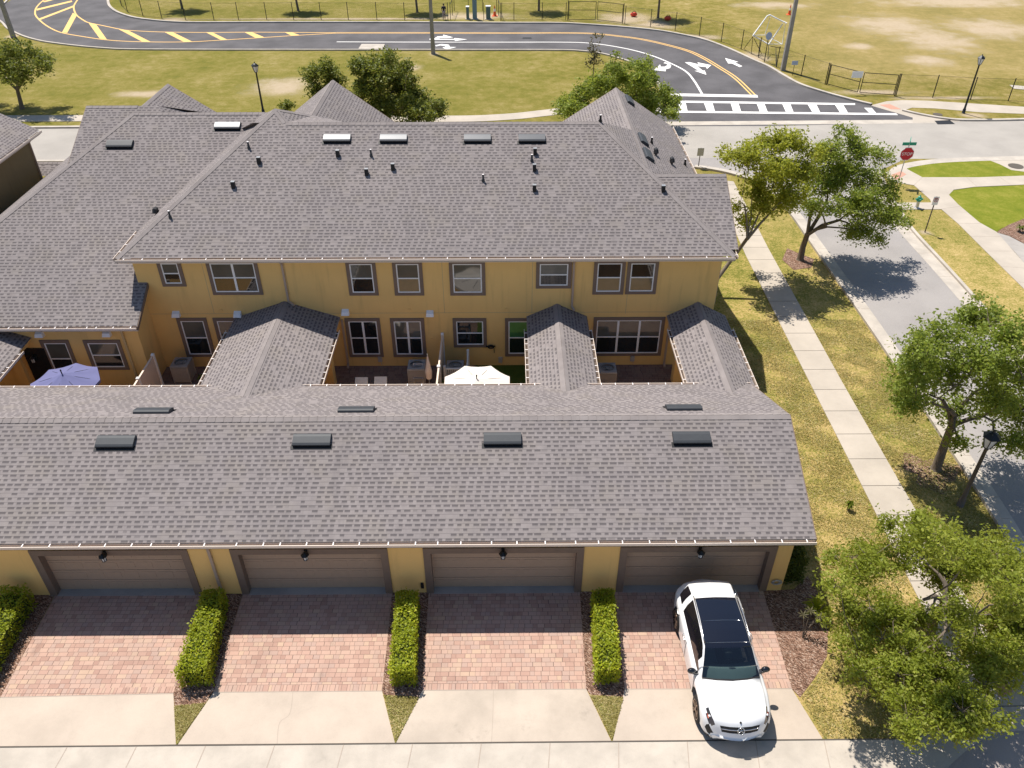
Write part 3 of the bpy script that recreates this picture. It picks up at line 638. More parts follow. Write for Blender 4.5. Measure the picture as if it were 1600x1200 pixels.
# left unit : long slope over a one-storey rear
YLE = 28.25; ZLE = W(100, 510.5, YLE).z; lp = lambda px, py: RP(px, py, YLE, ZLE, SL_)
XLR = W(214, 511, YLE).x; r1 = lp(208, 176); r0 = lp(0, 343); r2 = lp(345, 176); r1.y = r2.y = (r1.y+r2.y)/2; r1.z = r2.z = ZLE+SL_*(r1.y-YLE)
dirh = (r0-r1); c0 = r1+dirh*((YLE-r1.y)/dirh.y)
nlf = rf.roof([c0, (XLR, YLE, ZLE), (XLR, YW-.002, ZLE+SL_*(YW-YLE)), (TP.x, YW+.3, ZLE+SL_*(YW+.3-YLE)), (TP.x, r1.y, r1.z), r1])
c1 = V3((c0.x, 2*r1.y-YLE, ZLE)); nll = rf.roof([c0, r1, c1]); nlb = rf.roof([r1, (TP.x, r1.y, r1.z), (TP.x, 2*r1.y-YLE, ZLE), c1])
cap_strip(cp, c0, r1, nlf, nll); cap_strip(cp, r1, (TP.x-1, r1.y, r1.z), nlf, nlb)
# left return gable
ZL2 = ZLE-.25; lg = RP(135, 165.5, YLE, ZL2, SL_); rf.roof([(r1.x+1, lg.y, lg.z), (r1.x+5, lg.y-7.5, lg.z-3.75), (r1.x+5, lg.y+5, lg.z-3.0)])
n1 = rf.roof([(lg.x, lg.y-7.5, lg.z-3.75), (r1.x+5, lg.y-7.5, lg.z-3.75), (r1.x+1, lg.y, lg.z), (lg.x, lg.y, lg.z)])
n2 = rf.roof([(lg.x, lg.y, lg.z), (r1.x+1, lg.y, lg.z), (r1.x+5, lg.y+5, lg.z-2.5), (lg.x, lg.y+5, lg.z-2.5)])
cap_strip(cp, (lg.x, lg.y, lg.z), (r1.x, lg.y, lg.z), n1, n2)
# low porch roof beyond the left hip
q = G(84, 252, 3.2); gable(q.x-1.5, q.x+3., q.y-1.8, q.y, 3.5, 3.0, 'x', rf, cp)
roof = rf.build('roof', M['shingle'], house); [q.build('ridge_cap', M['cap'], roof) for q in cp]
# walls
wx0, wx1 = A.x+.42, B.x-.42
mb = MB(); zt = ZE-.04
mb.box((wx0, YW, 0), (wx1, YB-.6, zt)); 
for pk, hw, _ in wings:
    mb.box((pk.x-hw+.45, RR_.y, 0), (pk.x+hw-.45, YF-.4, zt))
    mb.poly([(pk.x-hw+.45, YF-.4, zt), (pk.x, YF-.4, pk.z-.25), (pk.x+hw-.45, YF-.4, zt)])
mb.box((RR_.x, YE+1.2, 0), (XR-.4, 2*rg.y-YE-.6, ZS)); mb.poly([(XR-.4, YE+1.2, ZS), (XR-.4, 2*rg.y-YE-.6, ZS), (XR-.4, rg.y, rg.z-.2)])
YLW = YLE+.42; XLW = XLR-.28
mb.box((c0.x+.4, YLW, 0), (XLW, r1.y+4, ZLE-.03))
mb.poly([(XLW+.003, YLW, ZLE-.03), (XLW+.003, YW, ZLE-.03), (XLW+.003, YW, ZLE+.12+SL_*(YW-YLW)), (XLW+.003, YLW, ZLE+.12)])
mb.box((lg.x+.4, lg.y-6.8, 0), (r1.x, lg.y+4.5, 4.2)); mb.poly([(lg.x+.4, lg.y-6.8, 4.2), (lg.x+.4, lg.y+4.5, 4.2), (lg.x+.4, lg.y, lg.z-.2)])
for px, y0, y1 in ((690, 407, 489), (445, 420, 460), (322, 440, 490), (985, 410, 490), (832, 425, 490)):   # stucco control joints
    x = W(px, y0, YW).x; mb.box((x-.012, YW-.004, W(px, y1, YW).z), (x+.012, YW+.02, zt-.02), 1)
mb.box((wx0, YW-.004, W(700, 489, YW).z), (wx1, YW+.02, W(700, 489, YW).z+.02), 1)
mb.build('wall', [M['stucco'], M['joint' if 0 else 'spouty']], house)
# fascia and soffit edges, gutters with hangers
def gutter(a, b, inward, parent, step=.82, name='gutter', w=.13, h=.12):
    a, b, n = V3(a), V3(b), V3(inward).normalized(); mb = MB(); up = V3((0, 0, 1)); d = (b-a).normalized(); Lp = (b-a).length
    o = [a-n*w, b-n*w]
    mb.hexa([a-n*w-up*h, b-n*w-up*h, b-n*(w-.02)-up*h, a-n*(w-.02)-up*h], [a-n*w, b-n*w, b-n*(w-.02), a-n*(w-.02)], 0)     # outer lip
    mb.hexa([a-n*w-up*h, b-n*w-up*h, b+n*.01-up*h, a+n*.01-up*h][::1], [a-n*w-up*(h-.015), b-n*w-up*(h-.015), b+n*.01-up*(h-.015), a+n*.01-up*(h-.015)], 1)
    mb.hexa([a-up*(h+.10), b-up*(h+.10), b+n*.03-up*(h+.10), a+n*.03-up*(h+.10)], [a-up*.02, b-up*.02, b+n*.03-up*.02, a+n*.03-up*.02], 0)   # fascia board
    k = max(2, int(Lp/step))
    for i in range(k):
        p = a+d*(Lp*(i+.5+random.uniform(-.22, .22))/k)
        mb.hexa([p-n*w-d*.016+up*.0, p-n*w+d*.016, p+d*.016+n*.01, p-d*.016+n*.01], [p-n*w-d*.016+up*.012, p-n*w+d*.016+up*.012, p+d*.016+n*.01+up*.012, p-d*.016+n*.01+up*.012], 2)
    return mb.build(name, [M['gutter'], M['gutdark'], M['bracket']], parent)
dz = V3((0, 0, -.02))
gutter(A+dz, B+dz, (0, 1, 0), house); gutter(V3((A.x, YE+2.6, ZE-.02)), A+dz, (1, 0, 0), house); gutter(B+dz, V3((B.x, YE+.9, ZE-.02)), (-1, 0, 0), house)
gutter((c0.x, YLE, ZLE-.02), (XLR, YLE, ZLE-.02), (0, 1, 0), house, .6)
for pts in ([(XLR, YLE, ZLE), (XLR, YW, ZLE+SL_*(YW-YLE))], [(XR, YE+.5, ZS+.25), (XR, rg.y, rg.z)], [(lg.x, lg.y-7.5, lg.z-3.75), (lg.x, lg.y, lg.z)]):
    p, q = map(V3, pts); mb = MB(); mb.hexa([p+V3((-.03, 0, -.2)), p+V3((.03, 0, -.2)), q+V3((.03, 0, -.2)), q+V3((-.03, 0, -.2))], [p+V3((-.03, 0, -.02)), p+V3((.03, 0, -.02)), q+V3((.03, 0, -.02)), q+V3((-.03, 0, -.02))]); mb.build('rake_board', M['trim'], house)
for pk, hw, _ in wings:
    for s in (-1, 1):
        p = V3((pk.x+s*hw, YF, ZE)); q = V3((pk.x, YF, pk.z)); mb = MB(); mb.hexa([p+V3((0, 0, -.2)), p+V3((0, .04, -.2)), q+V3((0, .04, -.2)), q+V3((0, 0, -.2))], [p, p+V3((0, .04, 0)), q+V3((0, .04, 0)), q]); mb.build('rake_board', M['trim'], house)
pk, hw, _ = wings[0]; gutter((pk.x+hw, YF, ZE-.02), (pk.x+hw, 2*rg.y-YE-1.5, ZE-.02), (-1, 0, 0), house)
# windows
def window(px0, py0, px1, py1, Y, parent, cols=1, blind=(0, 0), rail=.5, upper='glass', lower='glass'):
    a, b = W(px0, py0, Y), W(px1, py1, Y); x0, x1, z0, z1 = a.x, b.x, b.z, a.z; t = .15
    mb = MB(); y0 = Y-.045
    mb.box((x0, y0, z1-t), (x1, Y+.01, z1)); mb.box((x0, y0, z0), (x1, Y+.01, z0+t*.9)); mb.box((x0, y0, z0+t*.9), (x0+t, Y+.01, z1-t)); mb.box((x1-t, y0, z0+t*.9), (x1, Y+.01, z1-t))
    wd = mb.build('window', M['trim'], parent)
    fx0, fx1, fz0, fz1 = x0+t, x1-t, z0+t*.9, z1-t; fr = MB(); f = .05; yf = Y-.025
    fr.box((fx0, yf, fz1-f), (fx1, Y+.012, fz1)); fr.box((fx0, yf, fz0), (fx1, Y+.012, fz0+f)); fr.box((fx0, yf, fz0+f), (fx0+f, Y+.012, fz1-f)); fr.box((fx1-f, yf, fz0+f), (fx1, Y+.012, fz1-f))
    zm = fz0+(fz1-fz0)*rail; cw = (fx1-fx0)/cols
    for i in range(1, cols): fr.box((fx0+cw*i-.045, yf-.003, fz0+f), (fx0+cw*i+.045, Y+.012, fz1-f))
    for i in range(cols):
        l = fx0+cw*i+(.045 if i else f); r = fx0+cw*(i+1)-(.045 if i < cols-1 else f); fr.box((l, yf-.004, zm-.025), (r, Y+.012, zm+.025))
    fr.build('frame', M['white'], wd)
    pn = MB(); pn.poly([(fx0, Y-.010, zm), (fx1, Y-.010, zm), (fx1, Y-.010, fz1), (fx0, Y-.010, fz1)]); pn.build('pane', M[upper], wd)
    pn = MB(); pn.poly([(fx0, Y-.009, fz0), (fx1, Y-.009, fz0), (fx1, Y-.009, zm), (fx0, Y-.009, zm)]); pn.build('pane', M[lower], wd)
    if upper != 'glass' and 0: pass
    return wd
YWf = YW
for a in ((243, 406, 292, 447, 1, 'glassl', 'glass'), (320, 406, 412, 460, 2, 'glassl', 'glass'), (539, 407, 592, 461, 1, 'glassl', 'glass'), (612, 407, 663, 461, 1, 'glassl', 'glassl'), (701, 407, 759, 461, 1, 'glassl', 'glass'), (838, 407, 892, 450, 1, 'glassl', 'glass'), (929, 406, 973.5, 459.5, 1, 'glass', 'glassl'), (981.5, 406, 1024, 459, 1, 'glass', 'glassl'),
          (275, 496.5, 344, 557, 1, 'glassl', 'glass'), (332, 496.5, 400, 557, 1, 'glassl', 'glass'), (538, 497, 600, 557, 2, 'glass', 'glass'), (609, 497, 667, 557, 2, 'glassl', 'glass'), (707, 497, 761, 542, 1, 'glass', 'glass'), (789, 497, 846, 556, 1, 'glassg', 'glass'), (928, 495.5, 1032, 555, 3, 'glassl', 'glass')):
    x0, y0, x1, y1, c, u, l = a
    if x0 == 275: x1 = 338
    window(x0, y0, x1, y1, YW, house, c, upper=u, lower=l)
window(61, 531, 129, 588, YLW, house, 1, upper='glassl'); window(129, 531, 203, 577, YLW, house, 1, upper='glassl')
# downspouts
def spout(pts, parent, mat='spout', w=.085, name='downspout'):
    mb = MB()
    for p, q in zip(pts, pts[1:]): mb.bar(p, q, w, w*.8)
    return mb.build(name, M[mat], parent)
for px, pb in ((440, 470), (897, 478)):
    x = W(px, 410, YW).x; spout([(x, YE-.06, ZE-.12), (x, YW-.05, ZE-.45), (x, YW-.05, W(px, pb, YW).z), (x+(.25 if px < 500 else .1), YW-.2, W(px, pb, YW).z-.12)], house)
for px in (538, 1043): 
    x = W(px, 525, YW).x; spout([(x, YW-.05, 2.5), (x, YW-.05, .12), (x, YW-.25, .05)], house)
x = W(193, 525, YLW).x; spout([(x, YLE-.05, ZLE-.12), (x, YLW-.05, ZLE-.4), (x, YLW-.05, .1)], house, 'spouty')
x = wx1-.02; spout([(x, YW+.05, ZE-.3), (x, YW+.05, 3.2)], house)
# wall hoods, boxes
def hood(px, py, Y, parent):
    p = W(px, py, Y); mb = MB(); x, z = p.x, p.z
    mb.hexa([(x-.17, Y-.22, z-.08), (x+.17, Y-.22, z-.08), (x+.17, Y, z-.12), (x-.17, Y, z-.12)], [(x-.15, Y-.16, z+.06), (x+.15, Y-.16, z+.06), (x+.15, Y, z+.14), (x-.15, Y, z+.14)]); mb.build('exhaust_hood', M['white'], parent)
for px, py in ((276, 490), (372, 490), (540, 487), (672, 489)): hood(px, py, YW, house)
for px, py in ((63, 521), (168, 520)): hood(px, py, YLW, house)
for px, py in ((594, 560), (782, 561), (988, 559), (338, 562)):
    p = W(px, py, YW); mb = MB(); mb.box((p.x-.09, YW-.09, p.z-.14), (p.x+.09, YW, p.z+.12)); mb.tube([(p.x+.03, YW-.04, p.z-.14), (p.x+.06, YW-.05, .1)], .012, 6); mb.build('utility_box', M['ac'], house)
for px, py in ((640, 484), (791, 483), (345, 485), (752, 545), (675, 530)):
    p = W(px, py, YW); mb = MB(); mb.box((p.x-.06, YW-.03, p.z-.05), (p.x+.06, YW, p.z+.05)); mb.build('junction_box', M['stucco'], house)
p = W(767, 540, YW); mb = MB(); mb.tube([(p.x+.0+.13*math.cos(a), YW-.10, p.z+.08*math.sin(a)) for a in np.linspace(0, 2*math.pi, 17)], .03, 6)
mb.bar((p.x-.22, YW-.08, p.z), (p.x+.2, YW-.08, p.z+.02), .05, .05); mb.tube([(p.x+.13, YW-.08, p.z), (p.x+.15, YW-.06, p.z-.35)], .014, 6); mb.build('hose_reel', M['black'], house)
# roof vents
def slope_basis(p):
    return V3((1, 0, 0)), V3((0, 1, p)).normalized(), V3((0, -p, 1)).normalized()
def hood_vent(c, X, U, N, L, parent, hgt=.13, dep=.46, mat='vent'):
    prof = [(dep*.5, .0), (dep*.48, hgt*.6), (dep*.38, hgt*.92), (dep*.2, hgt), (-dep*.3, hgt), (-dep*.46, hgt*.86), (-dep*.5, hgt*.55)]
    mb = MB(); rows = [[c+X*s*L/2+U*u+N*h for u, h in prof] for s in (-1, 1)]; mb.grid(rows, 0)
    for s, r in zip((-1, 1), rows):
        q = [*r, c+X*s*L/2-U*dep*.3]; mb.poly(q if s > 0 else q[::-1], 0)
    fl = [c-X*(L/2+.06)-U*dep*.70+N*.012, c+X*(L/2+.06)-U*dep*.70+N*.012, c+X*(L/2+.06)-U*dep*.3+N*.012, c-X*(L/2+.06)-U*dep*.3+N*.012]; mb.poly(fl, 1)  # flashing drawn black, putting the vent's front shadow line into the colour
    a = [c-X*L/2-U*dep*.46+N*.012, c+X*L/2-U*dep*.46+N*.012, c+X*L/2-U*dep*.5+N*hgt*.62, c-X*L/2-U*dep*.5+N*hgt*.62]; mb.poly(a, 1)
    return mb.build('roof_vent', [M[mat], M['ventblk']], parent, False)
XU = slope_basis(SL_)
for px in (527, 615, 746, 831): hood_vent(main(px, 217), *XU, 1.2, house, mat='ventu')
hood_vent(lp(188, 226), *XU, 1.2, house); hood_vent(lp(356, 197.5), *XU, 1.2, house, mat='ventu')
def pipe(c, r, h, parent, mat='ventblk', name='vent_pipe', n=8, hoodd=False):
    mb = MB(); c = V3(c)
    if hoodd:
        mb.tube([c-V3((0, 0, .1)), c+V3((0, 0, h))], r, n); mb.tube([c+V3((0, 0, h)), c+V3((0, -.02, h+.12)), c+V3((0, -.18, h+.12)), c+V3((0, -.24, h))], r*1.25, n)
    else:
        mb.tube([c-V3((0, 0, .1)), c+V3((0, 0, h*.3)), c+V3((0, 0, h*.3)), c+V3((0, 0, h))], [r*1.7, r*1.5, r, r], n); mb.tube([c+V3((0, 0, h)), c+V3((0, 0, h+.012))], r*1.02, n, 1)
    return mb.build(name, [M[mat], M['bracket']], parent, False)
for px, py in ((405, 254), (528, 243), (573, 272), (614, 264), (836, 240), (835, 265), (835, 297), (1036, 298), (365, 292)):
    mb = MB(); c = main(px, py); mb.box(c+V3((-.075, -.10, -.1)), c+V3((.075, .08, .24))); mb.box(c+V3((-.08, -.07, .24)), c+V3((.08, .085, .252)), 1); mb.build('vent_box', [M['ventblk'], M['actop']], house)
for px, py in ((389, 232), (580, 244), (755, 283), (831, 252), (266, 340)): pipe(main(px, py), .045, .30, house, 'vent')
for px, py in ((205, 168), (168, 205), (178, 194)): pass
pipe(lp(246, 334), .09, .12, house, 'ventblk', 'gooseneck_vent', 8, True)
pk, hw, nrm = wings[0]; kk = (pk.z-ZE)/hw
def wp(px, py):
    d = ray(px, py); t = (pk.z+kk*pk.x-H)/(d.z+kk*d.x); return O+d*t
WX = V3((0, 1, 0)); WU = V3((-1, 0, kk)).normalized(); WN = V3((kk, 0, 1)).normalized()
for px, py in ((983, 158), (1004, 219), (1012, 243)): hood_vent(wp(px, py), WX, WU, WN, 1.2, house)
for px, py in ((1024, 241), (1049, 255)): pipe(wp(px, py), .085, .12, house, 'ventblk', 'gooseneck_vent', 8, True)
for px, py in ((1018, 224), (1070, 258), (938, 190)): pipe(wp(px, py) if px > 950 else main(px, py), .05, .3, house)
# ------------------------------------------------------------------ garage row
GY = G(668, 926).y; GE = GY-.36; GZE = W(640, 846, GE).z; PG = 5/12
gp = lambda px, py: RP(px, py, GE, GZE, PG)
gr = gp(700, 651); RYg, RZg = gr.y, gr.z; GYB = 2*RYg-GE
XG1 = W(1274, 845.5, GE).x; XG0 = -34.
garage = thing('garage_row', (0, GY, 0), 'long low ochre garage row with four taupe double doors under one grey gable roof', 'garage')
rf = MB(); cp = []; gable(XG0, XG1, GE, GYB, RZg, GZE, 'x', rf, cp); ro = rf.build('roof', M['shingle'], garage); [q.build('ridge_cap', M['cap'], ro) for q in cp]
mb = MB(); doors = []
for a, b in (((-215, 918), (6, 917)), ((90, 917.5), (318, 916.5)), ((386, 916), (613, 915)), ((671, 915), (904, 914)), ((963, 913.5), (1190, 912))):
    p, q = G(*a), G(*b); doors.append((p.x, q.x))
HD = 2.08; wx = XG1-.42; zt = GZE-.03; x = XG0+.4
for d0, d1 in doors: mb.box((x, GY, 0), (d0-.0, GY+.3, HD)); x = d1
mb.box((x, GY, 0), (wx, GY+.3, HD)); mb.box((XG0+.4, GY, HD), (wx, GY+.3, zt))
mb.box((XG0+.4, GYB-.7, 0), (wx, GYB-.4, zt)); mb.box((wx-.3, GY+.3, 0), (wx, GYB-.7, zt)); mb.poly([(wx, GY, zt), (wx, GYB-.4, zt), (wx, RYg, RZg-.15)])
mb.build('wall', M['stucco'], garage)
for d0, d1 in doors:
    m2 = MB(); t = .17
    m2.box((d0, GY-.03, 0), (d0+t, GY+.28, HD-.0)); m2.box((d1-t, GY-.03, 0), (d1, GY+.28, HD)); m2.box((d0+t, GY-.03, HD-t), (d1-t, GY+.28, HD))
    m2.box((d0-.06, GY-.035, 0), (d0+.0, GY+.02, HD+.07)); m2.box((d1, GY-.035, 0), (d1+.06, GY+.02, HD+.07)); m2.box((d0, GY-.035, HD), (d1, GY+.02, HD+.07))
    m2.build('door_trim', M['trim'], garage)
    m3 = MB(); n = 4; zz = [.015+(HD-t-.03)*i/n for i in range(n+1)]
    for i in range(n):
        m3.box((d0+t, GY+.225, zz[i]+.008), (d1-t, GY+.27, zz[i+1]-.008))
        for k in range(8):
            xx = d0+t+(d1-d0-2*t)*(k+.5)/8; w = (d1-d0-2*t)/8*.40; m3.box((xx-w, GY+.217, zz[i]+.10), (xx+w, GY+.226, zz[i+1]-.10))
    m3.box((d0+t, GY+.26, 0), (d1-t, GY+.28, HD-t), 1); m3.build('garage_door', [M['door'], M['ventblk']], garage)
mb = MB()
for d0, d1 in doors: mb.box((d0+.17, GY-.06, 0), (d1-.17, GY+.30, .02))
mb.box((0, GY+.1, 0), (.01, GY+.11, .01)); mb.build('door_sill', M['slab'], garage)
gutter((XG0, GE, GZE-.02), (XG1, GE, GZE-.02), (0, 1, 0), garage, .78); gutter((XG1, GYB, GZE-.02), (XG0, GYB, GZE-.02), (0, -1, 0), garage, .62)
for y0, y1 in ((GE, RYg), (GYB, RYg)):
    p, q = V3((XG1, y0, GZE)), V3((XG1, y1, RZg)); a = V3((.035, 0, 0)); mb = MB(); mb.hexa([p-V3((0, 0, .2)), p+a-V3((0, 0, .2)), q+a-V3((0, 0, .2)), q-V3((0, 0, .2))], [p-V3((0, 0, .01)), p+a-V3((0, 0, .01)), q+a-V3((0, 0, .01)), q-V3((0, 0, .01))]); mb.build('rake_board', M['trim'], garage)
GX = slope_basis(PG)
for px, py in ((182, 691), (488, 688.5), (785, 686.5), (1080, 685)): hood_vent(gp(px, py), *GX, 1.22, garage)
bp = lambda px, py: RP(px, py, GYB, GZE, -PG)
for px, py in ((240, 644), (557, 642), (1068, 639)): hood_vent(bp(px, py), V3((1, 0, 0)), V3((0, -1, PG)).normalized(), V3((0, PG, 1)).normalized(), 1.2, garage)
for px in (325, ):
    x = W(px, 855, GY).x; spout([(x, GE-.05, GZE-.12), (x, GY-.05, GZE-.35), (x, GY-.05, .1), (x+.05, GY-.25, .05)], garage)
def lantern(p, parent, k_=1.0):
    p = V3(p); mb = MB(); mb.box(p+V3((-.05, -.02, -.1)), p+V3((.05, 0, .1))); mb.tube([p+V3((0, -.02, .05)), p+V3((0, -.10, .12)), p+V3((0, -.16, .10))], .014, 6)
    c = p+V3((0, -.16, -.05)); mb.lathe([(.02, .15), (.10*k_, .07), (.11*k_, .055), (.085, .05)], c, 6); mb.lathe([(.08, -.14), (.05, -.16), (.0, -.17)], c, 6)
    for k in range(6): a = k*math.pi/3; mb.bar(c+V3((.085*math.cos(a), .085*math.sin(a), .055)), c+V3((.065*math.cos(a), .065*math.sin(a), -.14)), .012, .012)
    o = mb.build('wall_lantern', M['lampb'], parent); g = MB(); g.lathe([(.078, .05), (.058, -.14)], c, 6); g.build('lantern_glass', M['lampglass'], o); return o
for px in (163, 478, 786, 1093):
    lantern((W(px, 859, GY).x, GY-.03, 2.06), garage, 1.25)
mb = MB(); p = W(660, 914, GY); mb.box((p.x-.05, GY-.05, p.z-.12), (p.x+.05, GY, p.z+.12)); mb.build('keypad', M['ventblk'], garage)
mb = MB(); p = W(1213, 908, GY); mb.tube([(p.x+.16*math.cos(a), GY-.05, p.z+.09*math.sin(a)) for a in np.linspace(0, 6.283, 15)], .025, 6); mb.tube([(p.x+.09*math.cos(a)-.02, GY-.07, p.z+.11*math.sin(a)+.02) for a in np.linspace(0, 6.283, 15)], .02, 6); mb.build('hose', M['signb'], garage)
# covered walkways joining house and garage
def breezeway(xl, xr, Yw, ridge_z, label, pier_px, tail=1.6):
    t = thing('covered_walkway', ((xl+xr)/2, (Yw+GYB)/2, 0), label, 'walkway roof', 'covered walkways between house and garage'); zb = 2.62
    rf = MB(); cp = []; gable(xl, xr, GYB-tail, Yw-.002, ridge_z, zb, 'y', rf, cp); r = rf.build('roof', M['shingle'], t); [q.build('ridge_cap', M['cap'], r) for q in cp]
    gutter((xl, GYB+.02, zb-.02), (xl, Yw-1.0, zb-.02), (1, 0, 0), t, .45); gutter((xr, Yw-1.0, zb-.02), (xr, GYB+.02, zb-.02), (-1, 0, 0), t, .45)
    if pier_px: q = G(*pier_px); mb = MB(); mb.box((q.x-.2, q.y, 0), (q.x+.2, q.y+.42, zb-.1)); mb.build('pier', M['stucco'], t)
    mb = MB(); mb.box((xl+.2, GYB-.2, zb-.32), (xl+.45, Yw-.01, zb-.06)); mb.box((xr-.45, GYB-.2, zb-.32), (xr-.2, Yw-.01, zb-.06)); mb.box((xl+.45, GYB-.2, zb-.12), (xr-.45, Yw-.01, zb-.07)); mb.build('beam', M['stucco'], t)
    return t
def bx(px, py): return G(px, py, 2.62).x
breezeway(bx(318, 600)-.1, bx(500, 598), YW, W(452, 471, YW).z, 'widest covered walkway roof left of the two white lounge chairs', (517, 607))
breezeway(bx(825.5, 560), bx(927, 557), YW, W(871, 475, YW).z, 'narrow covered walkway roof between the white parasol and triple window', None)
breezeway(bx(1062, 560), bx(1161, 559), YW, W(1091, 472, YW).z, 'covered walkway roof at the lawn end of the garage row', (1057, 601))
xr0 = bx(24, 557); breezeway(xr0-3.9, xr0, YLW, W(-60, 505, YLW).z, 'covered walkway roof cut by the left edge beside the lavender parasol', (44, 610))
p = W(53, 557, YLW); lantern((p.x, YLW, p.z), house); p = W(513, 525, YW); lantern((p.x, YW, p.z), house); p = W(1048, 523, YW); lantern((p.x, YW, p.z), house)
mb = MB(); a, b = W(35, 545, YLW), W(60, 608, YLW); mb.box((a.x, YLW-.05, 0), (a.x+.95, YLW, 2.1)); mb.build('patio_door', M['glass'], house)
# left neighbour
nb_ = G(61, 203, 5.6); NX = nb_.x
nbh = thing('neighbour_house', (NX-4, nb_.y-8, 0), 'olive brown stucco house with grey shingle roof cut off at left edge', 'house')
rf = MB(); rf.roof([(NX, 30, 5.6), (NX, nb_.y, 5.6), (NX-7, nb_.y, 9.2), (NX-7, 30, 9.2)]); rf.roof([(NX-14, 30, 5.6), (NX-14, nb_.y, 5.6), (NX-7, nb_.y, 9.2), (NX-7, 30, 9.2)]); rf.build('roof', M['shingle'], nbh)
mb = MB(); mb.box((NX-13.5, 30.5, 0), (NX-.5, nb_.y-.5, 5.55)); mb.poly([(NX-13.5, 30.5, 5.55), (NX-.5, 30.5, 5.55), (NX-7, 30.5, 9)]); mb.build('wall', M['olive'], nbh)
gutter((NX, nb_.y, 5.58), (NX, 30, 5.58), (-1, 0, 0), nbh, .8); spout([(NX-.02, nb_.y-.6, 5.45), (NX-.46, nb_.y-.6, 5.1), (NX-.46, nb_.y-.6, .1)], nbh)
# ------------------------------------------------------------------ courtyard things
def privacy_fence(px, py, Y0, Y1, h, label):
    x = G(px, py).x; t = thing('privacy_fence', (x, (Y0+Y1)/2, 0), label, 'fence'); mb = MB()
    n = int((Y1-Y0)/.15)
    for i in range(n): mb.box((x-.02, Y0+(Y1-Y0)*i/n+.003, .06), (x+.02, Y0+(Y1-Y0)*(i+1)/n-.003, h-.07))
    mb.build('panel', M['fence'], t); mb = MB(); mb.box((x-.035, Y0, h-.07), (x+.035, Y1, h)); mb.box((x-.035, Y0, .0), (x+.035, Y1, .06)); mb.build('rail', M['fence'], t)
    for y in (Y0, (Y0+Y1)/2, Y1-.1):
        mb = MB(); mb.box((x-.06, y, 0), (x+.06, y+.12, h+.05)); mb.hexa([(x-.07, y-.01, h+.05), (x+.07, y-.01, h+.05), (x+.07, y+.13, h+.05), (x-.07, y+.13, h+.05)], [(x-.01, y+.05, h+.1), (x+.01, y+.05, h+.1), (x+.01, y+.07, h+.1), (x-.01, y+.07, h+.1)]); mb.build('post', M['white'], t)
privacy_fence(254, 608, GYB+.15, YLW-.05, 1.75, 'tan vinyl privacy fence beside the lavender parasol courtyard')
privacy_fence(694, 575, GYB+.15, YW-.05, 1.75, 'tan vinyl privacy fence seen edge on between two air conditioners')
def ac_proto():
    t = thing('air_conditioner', (0, 0, 0), 'x', 'air conditioner', 'air conditioners in the courtyards'); s = .38; h = .88
    mb = MB()
    for k in range(12):
        z = .06+k*.062; mb.box((-s+.02, -s+.02, z), (s-.02, s-.02, z+.035))
    mb.box((-s+.05, -s+.05, .02), (s-.05, s-.05, h-.08), 0)
    for a in (-1, 1):
        for b in (-1, 1): mb.box((a*s-.03*a, b*s-.03*b, 0), (a*s, b*s, h-.06))
    mb.build('casing', M['ac'], t)
    mb = MB(); ring = [(.30*math.cos(a), .30*math.sin(a)) for a in np.linspace(0, 2*math.pi, 25)[:-1]]; sq = []
    for x, y in ring:
        m_ = max(abs(x), abs(y)); sq.append((x/m_*s, y/m_*s))
    mb.grid([[(x, y, h) for x, y in sq], [(x, y, h+.02) for x, y in sq], [(x, y, h+.03) for x, y in ring], [(x, y, h-.02) for x, y in ring]], 0, True)
    mb.grid([[(x, y, h-.06) for x, y in sq], [(x, y, h) for x, y in sq]], 0, True); o = mb.build('top_cover', M['actop'], t)
    mb = MB(); mb.poly([(x, y, h-.1) for x, y in ring], 0)
    mb.build('fan_well', M['ventblk'], t)
    mb = MB()
    for k in range(4):
        a = k*math.pi/2+.3; mb.poly([(.05*math.cos(a), .05*math.sin(a), h-.05), (.27*math.cos(a-.25), .27*math.sin(a-.25), h-.07), (.27*math.cos(a+.35), .27*math.sin(a+.35), h-.03)])
    mb.lathe([(.0, .0), (.06, 0), (.06, -.06)], (0, 0, h-.01), 10); mb.build('fan', M['actop'], t)
    mb = MB()
    for r in (.1, .17, .24): mb.tube([(r*math.cos(a), r*math.sin(a), h+.015) for a in np.linspace(0, 2*math.pi, 21)], .006, 4)
    mb.build('grille', M['ventblk'], t); return t
ac = ac_proto(); first = True
for px, py, lab in ((283, 566, 'air conditioner below the far left courtyard window by the wide walkway roof'), (651, 570, 'air conditioner to the left of the edge on privacy fence'), (711, 571, 'air conditioner half hidden behind the slatted screen and white parasol'), (949, 575, 'air conditioner below the triple window'), (193, 612, 'air conditioner mostly hidden behind the left tan fence')):
    p = G(px, py, .88)
    p.y = min(p.y, 29.75)
    if first: ac.location = (p.x, p.y, 0); ac['label'] = lab; first = False
    else: dup(ac, (p.x, p.y, 0), 0, lab)
